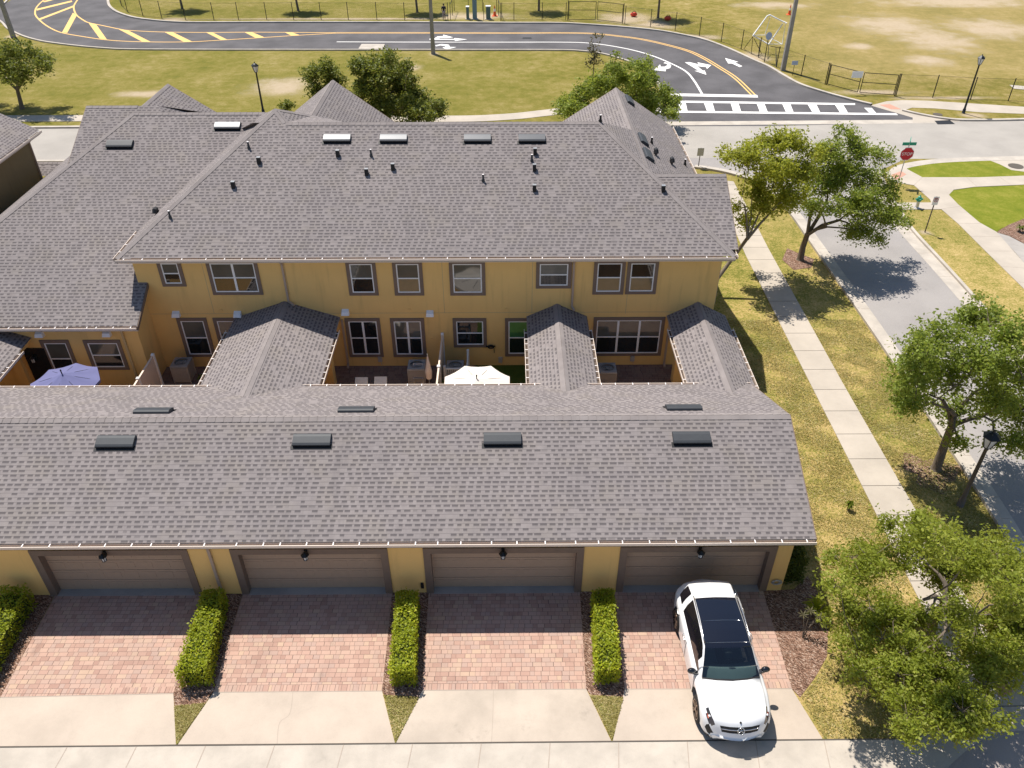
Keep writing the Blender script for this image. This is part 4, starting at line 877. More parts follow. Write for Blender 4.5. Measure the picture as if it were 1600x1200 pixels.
def slat_screen():
    p = G(712, 606); x0, x1 = G(697, 600).x, G(731, 600).x; y = p.y; t = thing('slat_screen', ((x0+x1)/2, y, 0), 'low white slatted screen hiding an air conditioner behind the parasol', 'screen')
    mb = MB()
    for i in range(12): xx = x0+(x1-x0)*i/11; mb.box((xx-.02, y-.012, .1), (xx+.02, y+.012, 1.0))
    mb.build('slats', M['white'], t); mb = MB(); mb.box((x0, y-.03, 1.0), (x1, y+.03, 1.06)); mb.box((x0, y-.03, .06), (x1, y+.03, .12)); mb.build('rail', M['white'], t)
    for x in (x0, x1):
        mb = MB(); mb.box((x-.05, y-.05, 0), (x+.05, y+.05, 1.18)); mb.build('post', M['white'], t)
    mb = MB(); mb.box((x1-.02, y+.05, .06), (x1+.02, y+1.2, 1.06)); mb.box((x1-.05, y+1.2, 0), (x1+.05, y+1.3, 1.18)); mb.build('side_panel', M['white'], t)
slat_screen()
def parasol(cx, cy, r, zc, h, mat, label, a0=.2, n=8, tilt=(0, 0), vent=True):
    t = thing('patio_parasol', (cx, cy, 0), label, 'parasol'); mb = MB(); P = []
    ap = V3((cx, cy, zc+h)); rings = []
    for k in (.12, .4, .7, 1.0):
        rr = []
        for i in range(n*4):
            a = a0+2*math.pi*i/(n*4); f = i % 4/4; sc = math.cos(math.pi/n)/math.cos((f-.5)*2*math.pi/n)
            sag = -.06*math.sin(math.pi*f)*k
            rr.append(V3((cx+r*k*sc*math.cos(a), cy+r*k*sc*math.sin(a), zc+h*(1-k)-.08*math.sin(math.pi*k)*.6+sag+tilt[0]*k*math.cos(a)+tilt[1]*k*math.sin(a))))
        rings.append(rr)
    mb.grid([[ap]*(n*4)]+rings, 0, True); mb.grid([rings[-1], [p-V3((0, 0, .12)) for p in rings[-1]]], 0, True); mb.build('canopy', M[mat], t, True)
    mb = MB(); mb.tube([(cx, cy, 0), (cx, cy, zc+h+.12)], .022, 8); mb.lathe([(.0, .2), (.03, .17), (.03, .12)], (cx, cy, zc+h), 8); mb.build('pole', M['black'], t)
    mb = MB()
    for i in range(n):
        p = rings[-1][i*4]; mb.tube([ap-V3((0, 0, .05)), p-V3((0, 0, .04))], .01, 5)
    mb.build('ribs', M['black'], t); mb = MB(); mb.lathe([(.0, .1), (.08, .1), (.25, .04), (.27, 0)], (cx, cy, 0), 14); mb.build('base', M['black'], t)
    return t
c = G(745, 598, 2.2); parasol(c.x, c.y, 1.42, 2.1, .30, 'cloth', 'open white canvas parasol on the grass courtyard', .39)
c = G(100, 592, 2.2); parasol(c.x, c.y, 1.35, 2.05, .42, 'clothb', 'open lavender parasol in the shaded courtyard at left', .1)
def lounger(px, py, label):
    p = G(px, py-2.5, .95); p.y -= .44; p.z = 0; t = thing('lounge_chair', (p.x, p.y, 0), label, 'lounge chair', 'white cushioned lounge chairs'); x, y = p.x, p.y
    mb = MB(); mb.hexa([(x-.29, y-1.0, .36), (x+.29, y-1.0, .36), (x+.29, y+.1, .34), (x-.29, y+.1, .34)], [(x-.28, y-1.0, .46), (x+.28, y-1.0, .46), (x+.28, y+.1, .44), (x-.28, y+.1, .44)]); mb.build('seat_cushion', M['cushion'], t)
    mb = MB(); mb.hexa([(x-.29, y+.1, .36), (x+.29, y+.1, .36), (x+.27, y+.62, .86), (x-.27, y+.62, .86)], [(x-.28, y+.04, .46), (x+.28, y+.04, .46), (x+.26, y+.54, .95), (x-.26, y+.54, .95)]); mb.build('back_cushion', M['cushion'], t)
    mb = MB()
    for s in (-.3, .3):
        mb.bar((x+s, y-1, .32), (x+s, y+.15, .32), .04, .04); mb.bar((x+s, y+.1, .33), (x+s, y+.62, .84), .035, .035)
        for yy in (-.9, .1): mb.bar((x+s, y+yy, 0), (x+s, y+yy, .32), .035, .035)
    mb.build('frame', M['black'], t)
lounger(564, 594, 'left of the two white cushioned lounge chairs on the patio'); lounger(594, 593, 'right of the two white cushioned lounge chairs on the patio')
p = G(672, 612); t = thing('closed_parasol', (p.x, p.y, 0), 'furled beige parasol leaning beside the edge on fence', 'parasol'); mb = MB(); mb.lathe([(.02, 1.9), (.07, 1.6), (.16, 1.1), (.13, .75), (.04, .7)], (p.x, p.y, 0), 9); mb.build('canopy', M['fence'], t); mb = MB(); mb.tube([(p.x, p.y, 0), (p.x, p.y, 2.0)], .02, 6); mb.build('pole', M['signb'], t); mb = MB(); mb.lathe([(0, .1), (.2, .06), (.22, 0)], (p.x, p.y, 0), 10); mb.build('base', M['black'], t)
p = G(655, 600); t = thing('patio_chair', (p.x, p.y, 0), 'thin framed folding chair in front of an air conditioner', 'chair'); mb = MB(); mb.box((p.x-.2, p.y-.2, .42), (p.x+.2, p.y+.2, .46)); mb.build('seat', M['signb'], t)
for s in (-1, 1):
    mb = MB(); mb.bar((p.x+.2*s, p.y-.25, 0), (p.x+.2*s, p.y+.25, .95), .03, .03); mb.bar((p.x+.2*s, p.y+.25, 0), (p.x+.2*s, p.y-.2, .46), .03, .03); mb.build('leg_frame', M['silver'], t)
mb = MB(); mb.hexa([(p.x-.2, p.y+.1, .62), (p.x+.2, p.y+.1, .62), (p.x+.2, p.y+.13, .62), (p.x-.2, p.y+.13, .62)], [(p.x-.2, p.y+.24, .95), (p.x+.2, p.y+.24, .95), (p.x+.2, p.y+.27, .95), (p.x-.2, p.y+.27, .95)]); mb.build('backrest', M['signb'], t)
# ------------------------------------------------------------------ plants
def rand_leaf_quads(C, size, up=.5, rng=RNG, aspect=.5):
    n = len(C); d = rng.normal(size=(n, 3)); d[:, 2] *= .6; d /= np.linalg.norm(d, axis=1)[:, None]
    nn = rng.normal(size=(n, 3)); nn[:, 2] += up*2; s = np.cross(nn, d); s /= np.linalg.norm(s, axis=1)[:, None]+1e-9
    L = (size*(.5+1.0*rng.random(n)))[:, None]
    b = C-d*L*.5; tp = C+d*L*.5; m = C+d*L*.02
    return np.stack([b, m+s*L*aspect*.5, tp, m-s*L*aspect*.5], 1)
def clump_points(blobs, ncl, per, cr, rng, shell=.45):
    vol = np.array([b[1][0]*b[1][1]*b[1][2] for b in blobs])**.72; vol = vol/vol.sum(); cs = []
    for (c, r), f in zip(blobs, vol):
        k = max(2, int(ncl*f)); d = rng.normal(size=(k, 3)); d /= np.linalg.norm(d, axis=1)[:, None]
        u = (shell+(1-shell)*rng.random(k)**.7)*(.78+.36*rng.random(k)); cs.append(np.array(c)+d*u[:, None]*np.array(r))
    cs = np.concatenate(cs); w = .45+1.1*rng.random(len(cs))
    k = np.maximum(2, (per*w).astype(int)); idx = np.repeat(np.arange(len(cs)), k)
    d = rng.normal(size=(len(idx), 3))*np.array([.55, .55, .38])
    return cs, cs[idx]+d*(cr*(.6+.7*w))[idx][:, None]
def tree(name, label, base, blobs, tr, fork, ncl, per, cr, leaf, mat='leaf', bark='bark', group=None, seed=1, lean=None, limbs=True, cat='tree', twigs=.12):
    rng = np.random.default_rng(seed); random.seed(seed)
    base = V3(base); t = thing(name, base, label, cat, group)
    bl = [(np.array(c), np.array(r)) for c, r in blobs]
    cen = V3(np.mean([b[0] for b in bl], 0)); fk = V3(lean) if lean is not None else base+V3(((cen.x-base.x)*.25, (cen.y-base.y)*.25, fork))
    mb = MB(); mid = base.lerp(fk, .5)+V3((random.uniform(-.06, .06), random.uniform(-.06, .06), 0))
    mb.tube([base-V3((0, 0, .05)), base+V3((0, 0, .12)), mid, fk], [tr*1.5, tr*1.08, tr*.92, tr*.8], 10)
    trk = mb.build('trunk', M[bark], t, True)
    cs, pts = clump_points(bl, int(ncl*2.1), int(per*.85), cr*.72, rng, .15)
    fq = 2.1/max(.6, np.mean([q[1][0] for q in bl])); ph = rng.random(6)*6.28; q_ = np.array(pts)*fq
    gap = np.sin(q_[:, 0]*2.3+ph[0]+np.sin(q_[:, 1]*1.9+ph[1]))+np.sin(q_[:, 1]*2.7+ph[2]+np.sin(q_[:, 2]*2.2+ph[3]))+np.sin(q_[:, 2]*3.1+ph[4]+np.sin(q_[:, 0]*1.7+ph[5]))
    pts = pts[gap+rng.normal(size=len(pts))*.35 > (-.75 if base.y < 50 else -1.35)]
    if limbs:
        mb = MB(); ends = []; k = 4 if len(bl) > 6 else (2 if len(bl) > 2 else 1); order = sorted(range(len(bl)), key=lambda i: math.atan2(bl[i][0][1]-fk.y+.3*(bl[i][0][2]-fk.z), bl[i][0][0]-fk.x))
        for g_ in range(k):
            grp = [bl[i] for i in order[g_*len(bl)//k:(g_+1)*len(bl)//k]]
            if not grp: continue
            mean = V3(np.mean([q[0] for q in grp], 0)); J = fk.lerp(mean, .42)+V3((random.uniform(-.15, .15), random.uniform(-.15, .15), .15)); R = tr*random.uniform(.5, .68); m0 = fk.lerp(J, .5)+V3((random.uniform(-.1, .1), random.uniform(-.1, .1), .08))
            mb.tube([fk-V3((0, 0, .08)), m0, J], [R, R*.85, R*.65], 8, 0, False); ends += [m0, J]
            placed = [(m0, R*.8), (J, R*.65)]
            for c, r in sorted(grp, key=lambda q: (V3(q[0])-J).length):
                c = V3(c); k0 = min(range(len(placed)), key=lambda i: (placed[i][0]-c).length+.25*i/len(placed)); o_, ro_ = placed[k0]; e = o_.lerp(c, .9); m1 = o_.lerp(e, .5)+V3((random.uniform(-.18, .18), random.uniform(-.18, .18), random.uniform(.02, .22))); r1_ = max(ro_*.72, tr*.10)
                mb.tube([o_, m1, e], [r1_, r1_*.8, r1_*.55], 6, 0, False); placed += [(m1, r1_*.75), (e, r1_*.55)]; ends += [m1, e]
        E_ = np.array([tuple(e) for e in ends])
        for i in range(0, len(cs), max(1, int(1/twigs))):
            dd = ((E_-cs[i])**2).sum(1); j = np.argmin(dd+rng.random(len(dd))*.5); a = V3(E_[j]); b = V3(cs[i])
            if (b-a).length > 1.3: continue
            m = a.lerp(b, .5)+V3((random.uniform(-.1, .1), random.uniform(-.1, .1), .08)); mb.tube([a, m, b], [tr*.11, tr*.07, tr*.03], 4, 0, False)
        mb.build('branches', M[bark], t, True)
    quads('crown', rand_leaf_quads(pts, leaf, .5, rng), M[mat], t, tuple(base))
    return t
ZMIN = 1.7
def pxblobs(L, Y, squash=.8):
    rg_ = random.Random(len(L)*31+int(L[0][0])); xs_ = [q[0] for q in L]; Rc = .42*(max(xs_)-min(xs_))*depth(W(L[0][0], L[0][1], Y))/F
    L = [(a, b, c, d+rg_.uniform(-.55, .55)*Rc) for a, b, c, d in L] + [(a+rg_.uniform(-12, 12), b+rg_.uniform(-8, 8), c*.9, rg_.choice((-.62, .62))*Rc) for a, b, c, d in L[::2]]
    return pxblobs0(L, Y, squash)
def pxblobs0(L, Y, squash=.8):                       # (px, py, radius px, dY)
    out = []
    for px, py, r, dy in L:
        c = W(px, py, Y+dy)
        if c.z < ZMIN: c = G(px, py, ZMIN+.3*abs(math.sin(px)))
        R = r*depth(c)/F; out.append((tuple(c), (R, R*.95, R*squash)))
    return out
b = G(35, 170); tree('oak_tree', 'round dark green oak at the upper left edge above the pavement', b, pxblobs([(18, 78, 22, 0), (45, 84, 20, .5), (8, 105, 26, -.5), (42, 108, 24, 0), (68, 94, 17, 0), (-18, 92, 26, .5), (25, 124, 18, -1), (72, 106, 12, -.6), (-25, 118, 22, 0)], b.y), .17, 1.6, 330, 24, .36, .20, 'leafd', seed=11)
b = V3((W(492, 150, 62).x, 62, 0)); tree('oak_tree', 'smaller loose crowned oak left of the bushy oak behind the middle roof peak', b, pxblobs([(505, 106, 19, 0), (520, 125, 22, 0), (484, 118, 16, .4), (495, 140, 20, -.5), (516, 150, 20, 0)], 62), .14, 1.3, 230, 22, .34, .20, 'leafd', seed=12)
b = V3((W(600, 170, 62.5).x, 62.5, 0)); tree('oak_tree', 'bushy dark oak rising behind the middle roof peak', b, pxblobs([(560, 105, 18, 0), (580, 100, 22, .4), (603, 92, 16, 0), (610, 118, 26, 0), (575, 135, 28, -.6), (630, 135, 22, 0), (648, 155, 24, -.5), (610, 160, 34, 0), (678, 172, 20, 0), (655, 180, 24, .5), (628, 108, 14, .3), (640, 128, 18, .2), (590, 118, 22, 0), (662, 160, 18, 0), (692, 166, 10, 0), (590, 175, 30, -.5)], 62.5), .2, 1.2, 800, 26, .36, .20, 'leafd', seed=13)
b = V3((W(455, 160, 60).x, 60, 0)); tree('shrub', 'low green shrub top peeking over the roof below the bushy oaks', b, pxblobs([(452, 166, 9, 0), (444, 172, 8, 0)], 60), .05, .8, 30, 20, .25, .18, 'leafd', seed=14, cat='shrub')
b = V3((W(960, 170, 62).x, 62, 0)); tree('oak_tree', 'wide green oak behind the right roof peak beside the stop line', b, pxblobs([(888, 165, 26, -.4), (915, 145, 24, 0), (945, 130, 24, 0), (975, 122, 20, 0), (1003, 103, 14, .4), (985, 100, 12, .3), (958, 108, 14, .3), (1020, 122, 14, 0), (1000, 135, 26, 0), (1035, 148, 22, 0), (1045, 165, 16, 0), (960, 160, 34, 0), (1010, 165, 28, -.6), (905, 178, 24, 0), (1052, 180, 11, 0), (962, 88, 8, 0)], 62), .2, 1.2, 800, 26, .36, .19, 'leaf', seed=15)
b = G(926, 133); tree('sapling', 'thin bronze leaved sapling standing above the wide oak near the loop road', b, pxblobs([(930, 55, 7, 0), (926, 72, 9, 0), (931, 86, 11, 0), (924, 100, 10, 0), (938, 96, 8, 0)], b.y), .05, 2.2, 46, 9, .26, .2, 'leafb', seed=16)
b = G(1113, 478); b = V3((b.x-.2, b.y+.0, 0)); b = V3((XR+.55, 36.2, 0)); Yt = 38.5
tree('elm_tree', 'yellow green airy tree leaning over the pavement beside the house corner', b, pxblobs([(1170, 245, 26, 0), (1205, 222, 28, .5), (1240, 225, 24, 0), (1255, 265, 28, 0), (1215, 270, 34, 0), (1180, 290, 26, -.6), (1235, 305, 30, -.4), (1195, 320, 26, -.8), (1145, 245, 15, 0), (1272, 240, 18, .6), (1165, 345, 16, -1), (1150, 322, 14, -.8)], Yt), .11, 1.3, 620, 26, .36, .15, 'leafy', 'barkp', seed=17, lean=W(1168, 372, 37.2))
b = G(1250, 406); tree('oak_tree', 'spreading green oak shading the side street near the stop sign', b, pxblobs([(1300, 235, 26, 0), (1325, 215, 20, .4), (1345, 235, 20, 0), (1376, 243, 20, 0), (1318, 265, 32, 0), (1360, 280, 30, 0), (1290, 290, 28, -.4), (1385, 300, 26, 0), (1340, 320, 34, -.6), (1385, 340, 28, -.6), (1345, 360, 24, -1.2), (1300, 325, 20, -1), (1262, 270, 24, .4), (1405, 330, 17, 0), (1370, 372, 13, -1), (1318, 200, 11, .5), (1270, 318, 18, -.6), (1415, 345, 12, 0)], b.y), .17, 1.9, 820, 30, .36, .14, 'leaf', 'bark', seed=18, lean=W(1262, 365, b.y))
b = G(1462, 733); tree('oak_tree', 'dense oak over the side street beside the nearest street lamp', b, pxblobs([(1440, 545, 40, 0), (1480, 520, 42, .4), (1530, 500, 42, .3), (1580, 520, 44, .3), (1430, 590, 42, -.3), (1480, 580, 46, 0), (1540, 570, 52, 0), (1600, 580, 50, 0), (1420, 625, 32, -.5), (1490, 640, 38, -.5), (1560, 630, 42, -.3), (1600, 640, 46, -.3), (1640, 560, 50, 0), (1555, 690, 20, -.5), (1590, 690, 28, -.4), (1645, 650, 45, 0), (1495, 685, 18, -.6), (1400, 600, 18, 0)], b.y), .17, 2.0, 1250, 27, .29, .12, 'leaf', 'bark', seed=19, lean=W(1488, 662, b.y))
b = G(1433, 1010); tree('oak_tree', 'large open crowned oak at the alley corner in the lower right', b, pxblobs([(1350, 880, 46, 0), (1400, 860, 52, .2), (1460, 850, 54, .5), (1520, 870, 54, .3), (1570, 890, 50, .3), (1330, 950, 46, 0), (1380, 970, 56, -.2), (1340, 1010, 42, -.3), (1430, 1030, 56, -.5), (1400, 1060, 52, -.5), (1470, 1070, 58, -.6), (1530, 1010, 52, -.3), (1580, 980, 55, 0), (1540, 1060, 46, -.5), (1500, 1110, 44, -.8), (1430, 1110, 44, -.7), (1620, 900, 60, .3), (1640, 990, 60, 0), (1310, 910, 24, 0), (1390, 815, 22, .5), (1440, 815, 26, .5), (1560, 850, 30, .5), (1340, 1050, 28, -.4), (1510, 1140, 24, -.9), (1600, 940, 45, 0), (1440, 965, 40, .2), (1475, 900, 44, .4), (1480, 1130, 40, -.8), (1415, 1140, 26, -.8), (1548, 1118, 36, -.7), (1565, 1030, 50, -.2), (1296, 868, 20, 0), (1500, 960, 40, .3)], b.y), .13, 2.0, 2500, 25, .21, .10, 'leafn', 'bark', seed=20, lean=W(1478, 938, b.y))
for i, (px, py, lab) in enumerate(((285, 14, 'young tree trunk inside the fence curve at upper left with shadow'), (466, 17, 'young tree trunk behind the fence above the middle of the hatched road'), (652, 19, 'young tree trunk behind the fence near the walking person'), (842, 17, 'young tree trunk behind the fence left of the double gate'), (1028, 28, 'young tree trunk on sand right of the double gate'))):
    b = G(px, py); r = 2.0 if i else 2.4
    tree('young_tree', lab, b, [((b.x-.4, b.y, 4.6), (r, r, 1.3)), ((b.x+1.0, b.y+.3, 4.9), (r*.7, r*.7, 1.1)), ((b.x-1.2, b.y, 4.4), (r*.6, r*.6, .9)), ((b.x, b.y, 5.8), (r*.6, r*.6, 1))], .13, 3.3, 150, 26, .42, .26, 'leafd', seed=30+i, group='young trees behind the loop road fence')
def hedge(name, pts, h, label, mat='hedge', n=5200, seed=1, leaf=.075, group='clipped hedges between the driveways'):
    # pts: footprint back-left, back-right, front-right, front-left (world)
    rng = np.random.default_rng(seed); c = sum((V3(p) for p in pts), V3())/4; c.z = 0; t = thing(name, c, label, 'hedge', group)
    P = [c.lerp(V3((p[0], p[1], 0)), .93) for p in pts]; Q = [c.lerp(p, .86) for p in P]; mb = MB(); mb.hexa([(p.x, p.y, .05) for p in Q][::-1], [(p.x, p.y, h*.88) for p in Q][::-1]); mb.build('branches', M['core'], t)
    u, v, w = rng.random(n), rng.random(n), rng.random(n); face = rng.random(n)
    top = face < .45; side = (face >= .45) & (face < .83); u[side] = np.where(rng.random(side.sum()) < .5, .02, .98); fb = face >= .83; v[fb] = np.where(rng.random(fb.sum()) < .5, .01, .99)
    z = np.where(top, h, .06+w*(h-.06)); A_ = np.array([tuple(p) for p in P])
    X = ((1-u)*(1-v))[:, None]*A_[0]+(u*(1-v))[:, None]*A_[1]+(u*v)[:, None]*A_[2]+((1-u)*v)[:, None]*A_[3]; X[:, 2] = z
    lump = .05*np.sin(X[:, 1]*5+seed)+.04*np.sin(X[:, 0]*9+X[:, 1]*3); X[:, 2] = np.where(top, X[:, 2]+lump+rng.normal(size=n)*.035, X[:, 2]); X[:, :2] += rng.normal(size=(n, 2))*.035
    quads('leaves', rand_leaf_quads(X, leaf, .6, rng, .6), M[mat], t, tuple(c)); return t
def hedge_px(bt, ft, h, fl, label, **k):            # top back-left/right px, top front-left/right px at height h
    a, b, c, d = G(*bt[0], h), G(*bt[1], h), G(*ft[1], h), G(*ft[0], h); hedge('hedge', [a, b, c, d], h, label, **k)
hh = .85
hedge_px(((319, 916), (351, 915)), ((269, 1055), (322, 1052)), hh, None, 'clipped bright green hedge leaning left between the first and second driveway', seed=2)
hedge_px(((619, 918), (653, 918)), ((607, 1053), (648, 1052)), hh, None, 'clipped bright green hedge between the second and third driveway', seed=3)
hedge_px(((925, 916), (959, 915)), ((931, 1050), (971, 1048)), hh, None, 'clipped bright green hedge left of the white car', seed=4)
hedge_px(((5, 913), (48, 912)), ((-100, 1058), (-30, 1056)), hh, None, 'clipped bright green hedge cut by the left edge', seed=5)
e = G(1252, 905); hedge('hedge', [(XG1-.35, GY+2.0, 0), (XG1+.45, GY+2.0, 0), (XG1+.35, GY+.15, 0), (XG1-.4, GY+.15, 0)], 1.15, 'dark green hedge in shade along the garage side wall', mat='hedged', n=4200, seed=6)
# small palm-like plants at the bed
def spiky(px, py, r, n, label, mat, seed, h=.5, stems=0, name='spiky_plant'):
    rng = np.random.default_rng(seed); b = G(px, py); t = thing(name, b, label, 'plant'); mb = MB()
    for i in range(n):
        a = rng.uniform(0, 2*math.pi); l = r*rng.uniform(.7, 1.1); u = rng.uniform(.3, 1.0)*h; d = V3((math.cos(a), math.sin(a), 0)); s = V3((-d.y, d.x, 0))*.035
        p = [b+V3((0, 0, .15)), b+d*l*.5+V3((0, 0, .15+u)), b+d*l+V3((0, 0, .1+u*.8))]
        mb.poly([p[0]-s*.5, p[0]+s*.5, p[1]+s, p[1]-s]); mb.poly([p[1]-s, p[1]+s, p[2]])
    mb.build('leaves', M[mat], t)
    mb = MB(); mb.tube([b, b+V3((0, 0, .2))], .05, 6); mb.build('stem', M['bark'], t)
spiky(1274, 962, .55, 46, 'bright spiky leaved plant at the garage corner mulch bed', 'hedge', 3)
b = G(1254, 997); t = thing('bare_plant', b, 'nearly bare stalks leaning in the mulch bed right of the car', 'plant'); mb = MB()
for dx, dy, l in ((.1, .25, 1.0), (.35, .1, .9), (-.05, .3, .75), (.45, .3, .8)): mb.tube([b, b+V3((dx*.4, dy*.4, l*.6)), b+V3((dx, dy, l))], [.02, .014, .006], 5)
mb.build('stems', M['bark'], t); mb = MB()
for dx, dy, l in ((.1, .25, 1.0), (.35, .1, .9), (-.05, .3, .75)):
    for k in range(7):
        a = k*.9; e = b+V3((dx, dy, l)); d = V3((math.cos(a), math.sin(a), .15))*.2; s = V3((-d.y, d.x, 0))*.12; mb.poly([e, e+d*.5+s, e+d, e+d*.5-s])
mb.build('leaves', M['leafb'], t)
for px, py, lab, m_, rr in ((1325, 797, 'tiny green weed on the lawn beside the garage roof corner', 'leaf', .18), (1592, 362, 'low dark plant in the mulch bed at the right edge', 'leafd', .35), (318, 598, 'small leafy plant on the patio by the wide walkway roof', 'leafd', .3), (690, 606, 'flowering pot plant by the furled parasol', 'leafy', .2)): spiky(px, py, rr, 40, lab, m_, int(px), .3, name='small_plant')
# shrubs along the house end wall
rng = np.random.default_rng(77)
for i, (dy, r) in enumerate(((32.2, .45), (33.6, .5), (35.2, .45))):
    b = V3((XR+.45, dy, 0)); tree('shrub', ['first', 'second', 'third'][i]+' small shrub counted from the downspout along the house end wall', b, [((b.x, b.y, .5), (r, r, .45))], .03, .2, 26, 22, .16, .09, 'leafd', seed=50+i, group='shrubs along the house end wall', limbs=False, cat='shrub')
def turf_blades():
    rng = np.random.default_rng(5); n = 330000; y = rng.uniform(11.5, 34, n); x = rng.uniform(8.2, 21, n)
    yy = np.linspace(11, 36, 200); f = lambda line: np.interp(yy, *zip(*sorted((p.y, p.x) for p in line)))
    sl_, sr_, cl = (np.interp(y, yy, f(l)) for l in (Lg, Rg, SLg)); wall = np.where(y > YW-.3, XR+.1, np.where(y > GYB, bx(1161, 559)-.3, np.where(y > GY, XG1-.3, 1e3)))
    cur = [G(1250, 1090), G(1274, 1058), G(1292, 1026), G(1294, 985), G(1280, 930), G(1262, 900)]; bed = np.interp(y, [p.y for p in cur], [p.x for p in cur]); ap = [G(1286, 1156.3), G(1250, 1090)]; apx = np.interp(y, [p.y for p in ap], [p.x for p in ap])
    low = np.where(y < ap[1].y, apx+.05, np.where(y < GY+.6, bed+.05, wall)); yb = ay(0)+ka*x
    ok = ((x > low) & (x < sl_-.02) & (y > ay(0)+ka*x+.06)) | ((x > sr_+.02) & (x < cl-.2) & (y > 14.5)); x, y = x[ok], y[ok]
    keep = np.sin(x*3.1+np.sin(y*2.3))+np.sin(y*3.7+x*1.3)+rng.normal(size=len(x))*.9 > -.7; x, y = x[keep], y[keep]
    for tri in ([(1, 1090), (-71, 1092), (-70, 1168)], [(273, 1104), (321, 1099), (276.5, 1163)], [(600, 1087), (655, 1090), (618, 1160)], [(922, 1087), (974, 1090), (956, 1157)]):
        T_ = np.array([[p.x, p.y] for p in g2(tri)]); k = 2600; u = rng.random((k, 2)); f_ = u.sum(1) > 1; u[f_] = 1-u[f_]; q = T_[0]+u[:, :1]*(T_[1]-T_[0])+u[:, 1:]*(T_[2]-T_[0]); x = np.concatenate([x, q[:, 0]]); y = np.concatenate([y, q[:, 1]])
    C = np.stack([x, y, np.full(len(x), .018)+rng.random(len(x))*.02], 1); Q = rand_leaf_quads(C, .075, .9, rng, .26); Q[:, :, 2] = np.maximum(Q[:, :, 2], .004)
    o = quads('grass', Q, m_leaf('grass_blades', (.15, .20, .03), (.41, .355, .11), (.70, .57, .33), .25)); o['kind'] = 'stuff'; o['label'] = 'short patchy green and straw coloured lawn grass'
turf_blades()
# ------------------------------------------------------------------ street furniture
def lamp_post(px, py, tx, ty, label, s=1.0, mat='lampb'):
    b = G(px, py); h = W(tx, ty, b.y).z; t = thing('street_lamp', b, label, 'street lamp'); mb = MB()
    mb.tube([b, b+V3((0, 0, .35)), b+V3((0, 0, .4)), b+V3((0, 0, h-.75))], [.13*s, .12*s, .085*s, .06*s], 10); mb.build('post', M[mat], t, True)
    c = b+V3((0, 0, h-.75)); mb = MB(); mb.lathe([(.05, -.02), (.12*s, .02), (.12*s, .05), (.0, .05)], c, 6); mb.lathe([(.30*s, .50), (.31*s, .53), (.16*s, .66), (.05, .72), (.03, .82), (0, .84)], c, 6)
    for k in range(6): a = k*math.pi/3; mb.bar(c+V3((.12*s*math.cos(a), .12*s*math.sin(a), .04)), c+V3((.26*s*math.cos(a), .26*s*math.sin(a), .51)), .025, .025)
    mb.build('lantern_frame', M['lampb'], t); mb = MB(); mb.lathe([(.11*s, .05), (.25*s, .50)], c, 6); mb.build('lantern_glass', M['lampglass'], t)
lamp_post(1505, 177, 1537, 86, 'tall black street lamp on the far right grass verge'); lamp_post(412, 178, 397, 98, 'grey street lamp behind the left roof'); lamp_post(1500, 790, 1560, 674, 'nearest street lamp with bronze post at the side street kerb', 1.0, 'bronze')
def tall_pole(px, py, label, h=6.2, r=.2):
    b = G(px, py); t = thing('utility_pole', b, label, 'pole', 'concrete light poles along the loop road'); mb = MB(); a = r
    mb.hexa([b+V3((-a, -a, 0)), b+V3((a, -a, 0)), b+V3((a, a, 0)), b+V3((-a, a, 0))], [b+V3((-a*.7, -a*.7, h)), b+V3((a*.7, -a*.7, h)), b+V3((a*.7, a*.7, h)), b+V3((-a*.7, a*.7, h))]); mb.build('shaft', M['pole'], t)
    mb = MB(); mb.box(b+V3((-.17, -.17, h)), b+V3((.17, .17, h+.06))); mb.build('cap', M['signb'], t)
tall_pole(677, 84, 'pale concrete pole standing in the grass before the road arrows'); tall_pole(21, 58, 'pale concrete pole above the dark oak at upper left', 7.5); tall_pole(1223, 110, 'pale concrete pole beside the soccer goal', 8.)
def sign_post(px, py, tx, ty, label, build, mat='signb', r=.03, name='road_sign', cat='sign'):
    b = G(px, py); top = W(tx, ty, b.y); t = thing(name, b, label, cat); mb = MB(); mb.tube([b, V3((b.x, b.y, top.z))], r, 8); mb.build('post', M[mat], t); build(t, V3((b.x, b.y, top.z))); return t
def letters(s, size, c, parent, mat, tilt=PITCH*.0):
    me = text_mesh(s, size); me.materials.clear(); me.materials.append(mat); o = bpy.data.objects.new('lettering', me); COL.objects.link(o); o.parent = parent
    o.location = V3(c)-parent_loc(parent); o.rotation_euler = (math.pi/2, 0, 0); return o
def parent_loc(p):
    v = V3((0, 0, 0))
    while p is not None: v += p.matrix_basis.translation; p = p.parent
    return v
